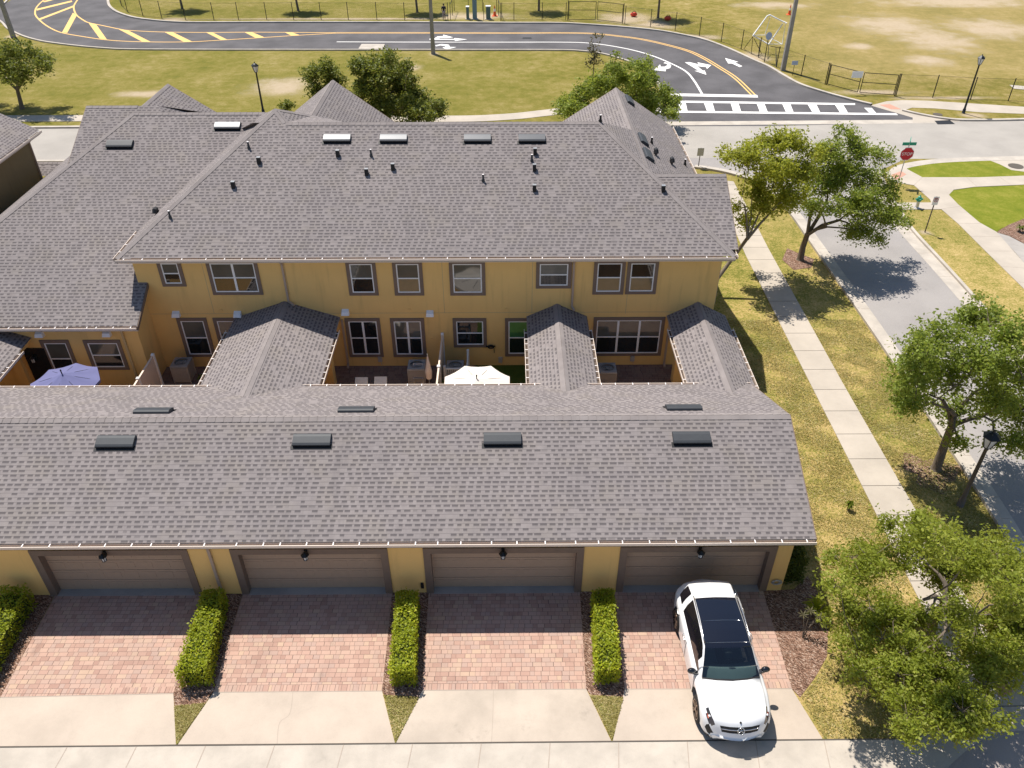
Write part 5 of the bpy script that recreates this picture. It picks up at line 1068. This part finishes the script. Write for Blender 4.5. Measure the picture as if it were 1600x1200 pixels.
def stop_b(t, top):
    c = V3((top.x, top.y-.05, top.z-.85)); mb = MB()
    def octo(r, y0, y1, mi):
        f = [(c.x+r*math.cos(math.pi/8+k*math.pi/4), c.y+y0, c.z+r*math.sin(math.pi/8+k*math.pi/4)) for k in range(8)]; g = [(x, c.y+y1, z) for x, y, z in f]; mb.hexa(g, f, mi)
    octo(.47, -.010, .0, 0); octo(.435, -.016, -.010, 1); p = mb.build('sign_face', [M['signw'], M['red']], t)
    letters('STOP', .285, (c.x, c.y-.022, c.z-.01), p, M['signw'])
    for rz, z, lab in ((0, -.20, 0), (1.15, .02, 1)):
        mb = MB(); d = V3((math.cos(rz), math.sin(rz), 0)); k = V3((top.x, top.y, top.z+z)); n = V3((-d.y, d.x, 0))*.012
        mb.hexa([k-d*.45-n-V3((0, 0, .1)), k+d*.45-n-V3((0, 0, .1)), k+d*.45+n-V3((0, 0, .1)), k-d*.45+n-V3((0, 0, .1))], [k-d*.45-n+V3((0, 0, .1)), k+d*.45-n+V3((0, 0, .1)), k+d*.45+n+V3((0, 0, .1)), k-d*.45+n+V3((0, 0, .1))]); mb.build('street_name_blade', M['signg'], t)
sign_post(1402, 289, 1421, 220, 'red octagonal stop sign with two green street name blades', stop_b, name='stop_sign')
def park_b(t, top):
    c = V3((top.x, top.y-.04, top.z-.25)); mb = MB(); mb.box((c.x-.17, c.y-.006, c.z-.26), (c.x+.17, c.y, c.z+.26)); p = mb.build('sign_face', M['signw'], t)
    letters('P', .26, (c.x, c.y-.01, c.z+.06), p, M['black'])
    mb = MB(); ring = [(c.x+.125*math.cos(a), c.y-.014, c.z+.06+.125*math.sin(a)) for a in np.linspace(0, 2*math.pi, 21)]; mb.tube(ring, .013, 5); mb.bar((c.x-.09, c.y-.016, c.z+.15), (c.x+.09, c.y-.016, c.z-.03), .024, .012); mb.build('prohibition_ring', M['red'], p)
sign_post(1445, 363, 1461, 307, 'white no parking sign on bronze post beside the hydrant', park_b, 'bronze', .035)
def back_b(t, top):
    mb = MB(); mb.box((top.x-.22, top.y-.05, top.z-.55), (top.x+.22, top.y-.035, top.z)); mb.build('sign_panel', M['signb'], t)
sign_post(1091, 262, 1095, 231, 'grey back of a rectangular sign beside the right roof', back_b, 'bronze')
def oval_b(t, top):
    c = V3((top.x-.0, top.y-.05, top.z-.35)); mb = MB(); f = [(c.x+.3*math.cos(a), c.y, c.z+.36*math.sin(a)) for a in np.linspace(0, 2*math.pi, 19)[:-1]]; mb.hexa([(x, y+.01, z) for x, y, z in f], f); mb.build('sign_face', M['signblue'], t)
sign_post(1194, 97, 1206, 50, 'pale blue oval sign on black post before the soccer goal', oval_b, 'black', .04)
def small_b(t, top):
    mb = MB(); mb.box((top.x-.28, top.y-.03, top.z-.36), (top.x+.28, top.y-.015, top.z)); mb.build('sign_face', M['signblue'], t)
sign_post(1238, 118, 1240.5, 95, 'small pale blue sign on short stake by the concrete pole', small_b, 'black', .025)
# hydrant
b = G(1432, 325); t = thing('fire_hydrant', b, 'fire hydrant with teal bonnet and silver barrel on the corner pavement', 'hydrant'); s = 1.15
mb = MB(); mb.lathe([(.17, 0), (.17, .04), (.11, .05), (.10, .45), (.12, .47)], b, 12); mb.build('barrel', M['silver'], t, False); mb = MB(); mb.lathe([(.14, .47), (.14, .52), (.12, .54), (.125, .66), (.10, .76), (.04, .80), (.035, .86), (0, .87)], b, 12); mb.build('bonnet', M['teal'], t, False)
for d in ((-1, 0), (1, 0), (0, -1)):
    mb = MB(); mb.tube([b+V3((d[0]*.08, d[1]*.08, .6)), b+V3((d[0]*.22, d[1]*.22, .6))], [.055, .06], 10); mb.build('nozzle', M['teal'], t)
# chain-link fence around the playing field
def fence_run(posts, label, h=1.85, rails=False, name='chain_link_fence', cat='fence'):
    P = [G(*p) for p in posts]; t = thing(name, P[len(P)//2], label, cat); mesh = MB(); wire = MB()
    for a in P:
        mb = MB(); mb.tube([a, a+V3((0, 0, h))], .04, 6); mb.ball(a+V3((0, 0, h)), .05, 6, 4); mb.build('post', M['black'], t)
    for a, b in zip(P, P[1:]):
        Lp = (b-a).length; mesh.poly([a+V3((0, 0, .04)), b+V3((0, 0, .04)), b+V3((0, 0, h-.03)), a+V3((0, 0, h-.03))], 0, [(0, 0), (Lp, 0), (Lp, h), (0, h)])
        wire.tube([a+V3((0, 0, .05)), b+V3((0, 0, .05))], .012, 4)
        wire.tube([a+V3((0, 0, h-.04)), b+V3((0, 0, h-.04))], .025 if rails else .010, 4)
    mesh.build('wire_mesh', M['chain'], t); wire.build('rail', M['black'], t); return t
fence_run([(183, -6), (190, 9), (199.5, 19), (223.5, 25), (253, 29), (290, 31), (334.5, 31.5), (373, 31.2), (417, 31), (459, 30.8), (502, 31), (544.5, 31), (589, 31), (632.5, 31.6), (700, 31.6)], 'black chain link fence curving along the upper left of the loop road')
fence_run([(784, 32), (803, 31.8), (847, 31.7), (884, 31.7)], 'short black chain link fence between cabinets and double gate')
fence_run([(976, 37.2), (1016, 42.6), (1054.7, 48), (1092.5, 56), (1126.7, 65.5), (1157.8, 77), (1184.8, 90), (1213, 105), (1251.5, 119), (1289, 132)], 'black chain link fence curving right around the playing field')
fence_run([(1399.5, 150.3), (1457, 152.5), (1516, 156), (1575, 158), (1650, 163), (1750, 170)], 'black chain link fence running out at the right edge behind the street lamp')
def gate(posts, label, h, sign=None):
    P = [G(*p) for p in posts]; t = thing('chain_link_gate', P[1], label, 'gate')
    for a in (P[0], P[-1]):
        mb = MB(); mb.tube([a, a+V3((0, 0, h+.1))], .045, 8); mb.build('post', M['black'], t)
    for a, b in zip(P, P[1:]):
        d = (b-a).normalized(); a2, b2 = a+d*.1, b-d*.1; mb = MB()
        for z in (.1, h*.55, h): mb.tube([a2+V3((0, 0, z)), b2+V3((0, 0, z))], .03, 5)
        for p in (a2, b2): mb.tube([p+V3((0, 0, .1)), p+V3((0, 0, h))], .035, 5)
        lf = mb.build('gate_leaf', M['black'], t); mb = MB(); Lp = (b2-a2).length; mb.poly([a2+V3((0, 0, .1)), b2+V3((0, 0, .1)), b2+V3((0, 0, h)), a2+V3((0, 0, h))], 0, [(0, 0), (Lp, 0), (Lp, h), (0, h)]); mb.build('wire_mesh', M['chain'], lf)
    if sign: mb = MB(); c = P[1]+V3((-.5, -.12, h-.15)); mb.box(c+V3((-.5, -.01, -.25)), c+V3((.45, 0, .3))); mb.build('notice', M['signw'], t)
gate([(887, 31.8), (931.6, 32), (973, 36.8)], 'black double gate in the fence above the sapling', 2.0)
gate([(1291, 132.5), (1341, 146), (1397.5, 150)], 'black double gate with white notice above the crosswalk', 1.75, True)
# utility pen
t = thing('utility_fence', G(743, 22), 'small black fenced pen around utility cabinets beside the walking person', 'fence'); mb0 = MB(); mbm = MB()
pp = [G(*q) for q in ((704, 31.6), (782, 32.4), (776, 17), (710, 17))]
for i in range(4):
    a, b = pp[i], pp[(i+1) % 4]; n = 3 if i % 2 == 0 else 2
    for k in range(n):
        if i == 0 and k == 1: continue
        p = a.lerp(b, k/n); mb = MB(); mb.tube([p, p+V3((0, 0, 1.9))], .035, 6); mb.build('post', M['black'], t)
    if i: mb0 = MB(); mb0.tube([a+V3((0, 0, 1.66)), b+V3((0, 0, 1.66))], .03, 5); mb0.build('rail', M['black'], t)
    if i in (1, 3): mbm = MB(); mbm.poly([a+V3((0, 0, .1)), b+V3((0, 0, .1)), b+V3((0, 0, 1.6)), a+V3((0, 0, 1.6))], 0, [(0, 0), ((b-a).length, 0), ((b-a).length, 1.5), (0, 1.5)]); mbm.build('wire_mesh', M['chain'], t)
for px, w, h, mt, lab, nm in ((731, .32, 1.3, 'cab', 'grey meter cabinet with pale cap in the utility pen', 'meter_cabinet'), (742, .5, 2.3, 'cabb', 'tall blue grey cabinet in the utility pen', 'utility_cabinet'), (763, .5, 1.35, 'cab', 'short green cabinet with white top in the utility pen', 'utility_cabinet')):
    b = G(px, 30); t = thing(nm, b, lab, 'cabinet'); mb = MB(); mb.box(b+V3((-w/2, -.2, .08)), b+V3((w/2, .25, h))); mb.box(b+V3((-w/2-.1, -.3, 0)), b+V3((w/2+.1, .35, .08)), 1); mb.build('housing', [M[mt], M['kerb']], t); mb = MB(); mb.box(b+V3((-w/2-.03, -.24, h)), b+V3((w/2+.03, .29, h+.08))); mb.build('cap', M['signw' if w < .45 or h < 1.5 else mt], t)
def cone(px, py, h, label):
    b = G(px, py); t = thing('traffic_cone', b, label, 'traffic cone'); mb = MB(); mb.lathe([(.24*h, .03), (.17*h, .05), (.03*h, h), (0, h)], b, 14); mb.build('cone', M['orange'], t); mb = MB(); mb.box(b+V3((-.28*h, -.28*h, 0)), b+V3((.28*h, .28*h, .035))); mb.build('base', M['orange'], t)
    mb = MB(); mb.lathe([(.113*h, .45*h), (.078*h, .70*h)], b, 14); mb.build('reflective_band', M['signw'], t)
cone(773, 25, 1.15, 'orange traffic cone beside the green cabinet'); cone(1233, 23, 1.1, 'orange traffic cone on the field beside the soccer goal')
for px, py, lab in ((990, 26, 'red bag on sand right of the double gate'), (1043, 32, 'red bag in tree shade right of the double gate')):
    b = G(px, py); t = thing('sports_bag', b, lab, 'bag'); mb = MB(); mb.ball(b+V3((0, 0, .25)), .42, 10, 6, 0, (1.0, .7, .6)); mb.build('bag_body', M['redbag'], t, True); mb = MB(); mb.tube([b+V3((-.25, -.1, .42)), b+V3((-.1, -.15, .62)), b+V3((.1, -.15, .62)), b+V3((.25, -.1, .42))], .03, 5); mb.build('handle', M['black'], t)
# soccer goal, tipped against the fence, with its black stand
b = G(1195, 84); Yg = b.y; t = thing('soccer_goal', b, 'white soccer goal frame tilted on black legs behind the fence', 'goal')
q = lambda x, y, d=0: W(1040+x/6.667, y/6.667, Yg+d)
mb = MB(); r = .06
for l in ([(910, 370), (1060, 165), (1085, 155), (1180, 205), (1262, 242)], [(1222, 245), (1075, 460)], [(910, 370), (1070, 460)]): mb.tube([q(*k) for k in l], r, 7)
mb.build('front_frame', M['signw'], t, True); mb = MB()
for l in ([(1075, 460, 0), (1215, 460, 1.0)], [(1215, 460, 1.0), (1250, 245, .6)], [(920, 368, 0), (1035, 365, 1.2)], [(1035, 365, 1.2), (1090, 180, .5)], [(1035, 365, 1.2), (1215, 460, 1.0)]): mb.tube([q(*k) for k in l], .035, 6)
mb.build('rear_frame', M['signw'], t, True); mb = MB()
for x, y, gx, gy in ((910, 380, 890, 565), (985, 410, 965, 600), (1075, 465, 1065, 620), (1150, 495, 1150, 690), (905, 385, 815, 510), (920, 400, 1000, 560), (1090, 480, 1200, 500)):
    a = q(x, y); g_ = G(1040+gx/6.667, gy/6.667) if gy > 505 else q(gx, gy); mb.tube([a, g_], .03, 5)
mb.build('leg_frame', M['black'], t)
# ------------------------------------------------------------------ walking person (far, behind the fence)
def person(px, py, label):
    b = G(px, py); t = thing('person', b, label, 'person')
    J = {'pel': (0, 0, .93, .125), 'sp': (0, 0, 1.12, .115), 'ch': (0, 0, 1.33, .14), 'nk': (0, 0, 1.47, .055), 'hd': (0, -.01, 1.58, .085), 'ht': (0, 0, 1.69, .075),
         'shl': (-.18, 0, 1.40, .06), 'ell': (-.24, .03, 1.14, .045), 'hal': (-.25, -.05, .92, .035), 'shr': (.18, 0, 1.40, .06), 'elr': (.24, -.04, 1.15, .045), 'har': (.23, -.16, .97, .035),
         'hpl': (-.09, 0, .88, .09), 'knl': (-.10, -.08, .50, .06), 'anl': (-.10, .02, .10, .042), 'tol': (-.10, -.15, .05, .035), 'hpr': (.09, 0, .88, .09), 'knr': (.10, .06, .50, .06), 'anr': (.10, .22, .12, .042), 'tor': (.10, .08, .04, .035)}
    E = [('pel', 'sp'), ('sp', 'ch'), ('ch', 'nk'), ('nk', 'hd'), ('hd', 'ht'), ('ch', 'shl'), ('shl', 'ell'), ('ell', 'hal'), ('ch', 'shr'), ('shr', 'elr'), ('elr', 'har'), ('pel', 'hpl'), ('hpl', 'knl'), ('knl', 'anl'), ('anl', 'tol'), ('pel', 'hpr'), ('hpr', 'knr'), ('knr', 'anr'), ('anr', 'tor')]
    def skin(name, keys, mat, grow=0., sub=1):
        ks = [k for k in J if k in keys]; ix = {k: i for i, k in enumerate(ks)}; me = bpy.data.meshes.new(name); me.from_pydata([J[k][:3] for k in ks], [(ix[a], ix[c]) for a, c in E if a in ix and c in ix], [])
        o = bpy.data.objects.new(name, me); COL.objects.link(o); o.modifiers.new('s', 'SKIN'); me.skin_vertices.new() if not me.skin_vertices else None
        for i, k in enumerate(ks): me.skin_vertices[0].data[i].radius = (J[k][3]+grow,)*2; me.skin_vertices[0].data[i].use_root = i == 0
        sb = o.modifiers.new('u', 'SUBSURF'); sb.levels = sb.render_levels = sub
        m2 = bpy.data.meshes.new_from_object(o.evaluated_get(bpy.context.evaluated_depsgraph_get())); m2.materials.append(mat); bpy.data.objects.remove(o)
        m2.polygons.foreach_set('use_smooth', [True]*len(m2.polygons)); p = bpy.data.objects.new(name, m2); COL.objects.link(p); p.parent = t; return p
    skin('body', list(J), plain('skin', (.38, .24, .17), .6), 0, 2)
    skin('shirt', ['pel', 'sp', 'ch', 'shl', 'ell', 'shr', 'elr'], plain('dark_shirt', (.03, .03, .05), .9), .018, 2)
    skin('trousers', ['pel', 'hpl', 'knl', 'anl', 'hpr', 'knr', 'anr'], plain('pink_grey_trousers', (.42, .33, .33), .9), .02, 2)
    mb = MB(); mb.ball((0, .015, 1.66), .105, 10, 6, 0, (1, 1.05, .8)); mb.build('hair', plain('dark_hair', (.02, .015, .012), .7), t, True, V3((0, 0, 0)))
person(694, 31.2, 'person in dark top and pale trousers walking beside the utility pen')
# ------------------------------------------------------------------ white car on the right driveway
def build_car():
    fw, rw = G(1089, 1131), G(1057, 987)                      # image-left wheel contact points
    d = (fw-rw); d.z = 0; base_len = d.length; d.normalize(); left = V3((-d.y, d.x, 0))
    ang = math.atan2(d.y, d.x); WB = 2.87
    c = (fw+rw)/2 + left*.93
    t = thing('parked_car', (c.x, c.y, 0), 'white crossover car with black glass roof parked askew on the right paver driveway', 'car', None, ang)
    zero = V3((0, 0, 0))
    paint = T('white_car_paint'); paint = paint.out(paint.bsdf((.80, .80, .80), .28, None, 0, .5, .6))
    blk = plain('gloss_black', (.008, .009, .012), .08, 0, .6, 0, 6, .6); roofg = plain('roof_glass', (.006, .008, .016), .05, 0, .55, 0, 6, .3)
    dk = plain('black_plastic', (.012, .012, .013), .6); tyre = plain('tyre_rubber', (.018, .018, .018), .85); rimm = plain('bronze_rim', (.22, .15, .11), .35, .6)
    chrome = plain('chrome', (.75, .74, .72), .15, 1.); lampm = plain('headlight_lens', (.02, .022, .035), .08, 0, .7, 0, 6, .5); amber = plain('amber_lens', (.55, .12, .06), .3)
    wsm = m_clear('windscreen_glass', (.50, .60, .60), .06); sgm = m_glass('car_side_glass', (.010, .009, .012), .04)
    xs = np.unique(np.concatenate([np.linspace(-2.40, 2.40, 121), [.42, 1.08, -1.22, -1.45, -1.85, .84]]))
    I = lambda a, b: np.interp(xs, a, b)
    def sm(v, k=3):
        for _ in range(k): v = np.concatenate([[v[0]], (v[:-2]+2*v[1:-1]+v[2:])/4, [v[-1]]])
        return v
    w = sm(I([-2.4, -2.3, -2.05, -1.5, -1, 0, 1, 1.45, 1.85, 2.1, 2.28, 2.40], [.66, .84, .93, .965, .955, .95, .955, .965, .945, .90, .82, .70]))
    zb = sm(I([-2.4, -2.2, -1.9, 0, 1.9, 2.25, 2.4], [.50, .36, .27, .25, .25, .22, .27]))
    zs = sm(I([-2.4, -2.2, -1.5, -.5, .5, 1.0, 1.5, 1.95, 2.15, 2.3, 2.4], [.93, 1.04, 1.05, 1.02, 1.0, .985, .95, .85, .74, .58, .44]))
    zc = sm(I([-2.4, -2.25, -2.1, -1.85, -1.5, -1.1, -.6, -.1, .25, .45, 1.08, 1.3, 1.7, 2.0, 2.16, 2.24, 2.36, 2.4], [.98, 1.10, 1.30, 1.47, 1.56, 1.61, 1.635, 1.635, 1.60, 1.535, 1.115, 1.075, 1.03, .965, .90, .83, .56, .46]), 2)
    wr = sm(I([-2.4, -2.1, -1.4, -.5, .3, .7, 1.1, 1.5, 2., 2.2, 2.4], [.52, .60, .585, .60, .625, .70, .80, .72, .64, .56, .42]))
    bow = sm(I([-2.4, -2.1, -1.2, 0, .4, 1.1, 1.6, 2.0, 2.4], [-.22, -.12, -.03, .0, .05, .16, .12, .14, .24]))
    half = []
    for i, x in enumerate(xs):
        W0, B0, S0, C0, R0 = w[i], zb[i], zs[i], max(zc[i], zs[i]+.012), wr[i]
        ar = 0
        for xw in (WB/2, -WB/2):
            if abs(x-xw) < .43: ar = max(ar, .36+math.sqrt(.43**2-(x-xw)**2))
        z0 = max(B0, ar); hgt = C0-S0; gh = min(1, max(0, (hgt-.12)/.3))
        pts = [(W0-.05, z0), (W0-.012, max(B0+.09, ar+.03)), (W0-.004, max(B0+(S0-B0)*.48, ar+.06)), (W0, max(S0-.17, min(ar+.08, S0-.1))), (W0-.022, S0-.055), (W0-.08, S0)]
        y6 = W0-.10-.02*(1-gh); y8 = (R0+.045)*gh+(1-gh)*min(R0+.13, W0-.18)
        pts += [(y6, S0+.012*gh+hgt*.10*(1-gh)), ((y6+y8)/2+.025*gh, S0+hgt*(.47*gh+.45*(1-gh))), (y8, S0+hgt*(.86*gh+.72*(1-gh))), (R0, S0+hgt*(.955*gh+.86*(1-gh))), (R0*.55, S0+hgt*.985), (0, C0)]
        half.append([(x-bow[i]*(y/max(W0, .3))**2, y, z) for y, z in pts])
    n = len(half[0]); rows = [[(x, -y, z) for x, y, z in h] + [(x, y, z) for x, y, z in h[-2::-1]] for h in half]
    m = len(rows[0])
    parts = {}
    def key(i, j):
        x = (xs[i]+xs[i+1])/2; s = j if j < n-1 else m-2-j; side = 'R' if j < n-1 else 'L'
        if s == 0 : return 'cladding'
        if s in (9, 10):
            if .42 < x < 1.08: return 'windscreen'
            if -1.22 < x < .42: return 'roof_glass'
            if -2.24 < x < -2.06: return 'rear_window'
            if 2.245 < x < 2.335: return 'grille'
        if s in (6, 7):
            if -1.22 < x < .84 - (s-6)*.25: return 'side_window'+side
            if -1.85 < x < -1.45: return 'quarter_window'+side
            if 1.86 < x < 2.235: return 'headlight'+side
        if s == 5 and 1.98 < x < 2.20: return 'headlight'+side
        if s in (3, 4) and 2.20 < x < 2.36: return 'bumper_vent'+side
        if s in (9, 10) and 1.08 < x < 1.12: return 'cowl'
        return 'body'
    mats = {'body': paint, 'cladding': dk, 'windscreen': wsm, 'roof_glass': roofg, 'rear_window': sgm, 'grille': dk, 'side_window': sgm, 'quarter_window': sgm, 'headlight': lampm, 'bumper_vent': dk, 'cowl': dk}
    from collections import defaultdict
    fs = defaultdict(list)
    for i in range(len(rows)-1):
        for j in range(m-1): fs[key(i, j)].append((i*m+j, (i+1)*m+j, (i+1)*m+j+1, i*m+j+1))
    flatv = [p for r in rows for p in r]; body = None
    fs['body'].append(tuple(range(m))[::-1]); fs['body'].append(tuple((len(rows)-1)*m+j for j in range(m)))
    def emit(name, faces, mat, parent):
        ids = sorted({v for f in faces for v in f}); mp = {v: k for k, v in enumerate(ids)}
        me = bpy.data.meshes.new(name); me.from_pydata([flatv[v] for v in ids], [], [tuple(mp[v] for v in f)[::-1] for f in faces]); me.materials.append(mat)
        me.polygons.foreach_set('use_smooth', [len(f) == 4 for f in faces]); me.update(); o = bpy.data.objects.new(name, me); COL.objects.link(o); o.parent = parent; return o
    body = emit('body', fs.pop('body'), paint, t)
    for k, f in fs.items():
        b = k.rstrip('RL') if k not in mats else k; emit(b, f, mats[b], t)
    mb = MB(); mb.box((-2.0, -.78, .26), (1.85, .78, .30)); mb.box((-1.9, -.62, .3), (2.0, .62, .62)); mb.build('underbody', dk, t, False, zero)
    for s in (-1, 1):
        for xw in (WB/2, -WB/2):
            mb = MB(); y = s*.70; prof = [(.20, .25), (.33, .26), (.365, .22), (.37, .16), (.365, .03), (.33, -.0)]
            mb.grid([[(xw+r*math.cos(a), y+s*yy, .37+r*math.sin(a)) for a in np.linspace(0, 2*math.pi, 29)[:-1]] for r, yy in prof], 0, True); wh = mb.build('wheel', tyre, t, True, zero)
            mb = MB()
            mb.grid([[(xw+r*math.cos(a), y+s*yy, .37+r*math.sin(a)) for a in np.linspace(0, 2*math.pi, 29)[:-1]] for r, yy in ((.262, .262), (.235, .262), (.225, .16), (.0, .15))], lambda i, j: 1 if i >= 1 else 0, True)
            for k in range(5):
                for dl in (-.16, .16):
                    a = k*2*math.pi/5+.3; mb.bar((xw+.05*math.cos(a), y+s*.245, .37+.05*math.sin(a)), (xw+.24*math.cos(a+dl), y+s*.262, .37+.24*math.sin(a+dl)), .035, .03)
            mb.tube([(xw, y+s*.2, .37), (xw, y+s*.262, .37)], .06, 12); mb.build('rim', [rimm, dk], wh, False, zero)
        mb = MB(); mb.ball((.76, s*1.02, 1.07), .115, 12, 8, 0, (.7, 1.1, .72)); mb.bar((.78, s*.84, 1.0), (.78, s*.98, 1.04), .10, .06); mb.build('mirror', blk, t, True, zero)
        for xh in (-.42, -1.28):
            mb = MB(); mb.tube([(xh+.12, s*.955, .90), (xh+.08, s*.985, .905), (xh-.08, s*.985, .905), (xh-.12, s*.955, .90)], .016, 6); mb.build('door_handle', chrome, t, True, zero)
        mb = MB()
        for xd in (.92, -.20, -1.12): mb.tube([(xd, s*.953, .36), (xd-.01, s*.9585, .62), (xd-.02, s*.957, .84), (xd-.03, s*.93, .97)], .006, 4)
        mb.build('door_seam', dk, t, False, zero)
        mb = MB(); mb.tube([(-1.38, s*.595, 1.555), (-1.2, s*.625, 1.625), (-.5, s*.645, 1.655), (.1, s*.645, 1.64), (.3, s*.64, 1.59)], .016, 6); mb.build('roof_rail', chrome, t, True, zero)
    for xq in (-.40, .27):
        i = int(np.argmin(abs(xs-xq))); pts = [V3(p)+V3((0, 0, .006)) for p in rows[i][9:m-9]]; mb = MB(); mb.tube(pts, .005, 4); mb.build('roof_seam', chrome, t, True, zero)
    jx = lambda xq: int(np.argmin(abs(xs-xq)))
    for s in (-1, 1):                                            # amber marker and lens inside each lamp
        j = 6 if s < 0 else m-1-6
        a = V3(rows[jx(1.97)][j]); b = V3(rows[jx(2.10)][j]); mb = MB(); mb.tube([a+V3((0, s*.0, .012)), b+V3((0, 0, .012))], .022, 6); mb.build('marker_lens', amber, t, True, zero)
        j = 7 if s < 0 else m-1-7; mb = MB(); mb.ball(V3(rows[jx(2.06)][j])+V3((0, 0, .0)), .04, 10, 6, 0, (1, 1, .5)); mb.build('lamp_lens', M['lampglass'], t, True, zero)
    mid = n-1
    def ont(xq, yq):                                             # point on the nose surface
        i = jx(xq); r = rows[i]; yy = [p[1] for p in r]
        return V3((np.interp(yq, yy[3:-3], [p[0] for p in r][3:-3]), yq, np.interp(yq, yy[3:-3], [p[2] for p in r][3:-3])))
    mb = MB(); mb.tube([ont(2.285, y)+V3((.012, 0, .012)) for y in np.linspace(-.50, .50, 15)], .014, 6); mb.build('grille_bar', chrome, t, True, zero)
    cN = ont(2.285, 0)+V3((.03, 0, .025)); nN = V3((.85, 0, .5)).normalized(); e1 = V3((0, 1, 0)); e2 = nN.cross(e1)
    e2 = e2 if e2.z > 0 else -e2
    mb = MB(); mb.tube([cN+e1*.085*math.cos(a)+e2*.085*math.sin(a) for a in np.linspace(0, 2*math.pi, 25)], .012, 6)
    for k in range(3):
        a = math.pi/2+k*2*math.pi/3; mb.tube([cN, cN+(e1*math.cos(a)+e2*math.sin(a))*.08], [.018, .006], 5)
    mb.build('emblem', chrome, t, True, zero)
    c2 = ont(2.16, 0); mb = MB(); mb.tube([c2+V3((0, 0, -.005)), c2+V3((.004, 0, .012))], .028, 12); mb.build('hood_badge', dk, t, False, zero)
    # cabin seen through the windscreen
    cab = plain('grey_leather', (.20, .22, .22), .7); dash = plain('dashboard', (.13, .16, .16), .7)
    mb = MB(); mb.grid([[(1.05-.22*(y/.75)**2, y, .93) for y in np.linspace(-.78, .78, 9)], [(.80-.12*(y/.75)**2, y, 1.03) for y in np.linspace(-.78, .78, 9)], [(.55-.10*(y/.75)**2, y, 1.03) for y in np.linspace(-.78, .78, 9)], [(.48, y, .6) for y in np.linspace(-.78, .78, 9)]], 0); mb.build('dashboard', dash, t, True, zero)
    for s in (-1, 1):
        mb = MB(); y = s*.38
        mb.hexa([(-.25, y-.25, .55), (.3, y-.25, .55), (.3, y+.25, .55), (-.25, y+.25, .55)], [(-.25, y-.24, .70), (.28, y-.24, .74), (.28, y+.24, .74), (-.25, y+.24, .70)])
        mb.hexa([(-.30, y-.25, .65), (-.12, y-.25, .68), (-.12, y+.25, .68), (-.30, y+.25, .65)], [(-.52, y-.2, 1.22), (-.40, y-.2, 1.25), (-.40, y+.2, 1.25), (-.52, y+.2, 1.22)]); mb.box((-.55, y-.12, 1.27), (-.45, y+.12, 1.42)); mb.build('seat', cab, t, False, zero)
    mb = MB(); mb.tube([(.40+.07*math.sin(a), .38+.19*math.cos(a), 1.0+.17*math.sin(a)) for a in np.linspace(0, 2*math.pi, 21)], .02, 6); mb.bar((.40, .2, 1.0), (.40, .56, 1.0), .04, .04); mb.build('steering_wheel', dk, t, True, zero)
    mb = MB(); mb.box((.44, -.09, .95), (.50, .12, 1.12)); mb.ball((.5, 0, 1.45), .05, 8, 5, 0, (.6, 2.2, .6)); mb.build('console', dk, t, False, zero)
build_car()
def _scale_car():
    root = next(o for o in COL.objects if o.name.startswith('parked_car')); f = V3((math.cos(root.rotation_euler.z), math.sin(root.rotation_euler.z), 0)); root.location = root.location-f*.17
    todo = children(root); S = Matrix.Diagonal((1.06, 1.03, 1.10, 1))
    while todo:
        o = todo.pop(); o.data.transform(S); todo += children(o)
_scale_car()
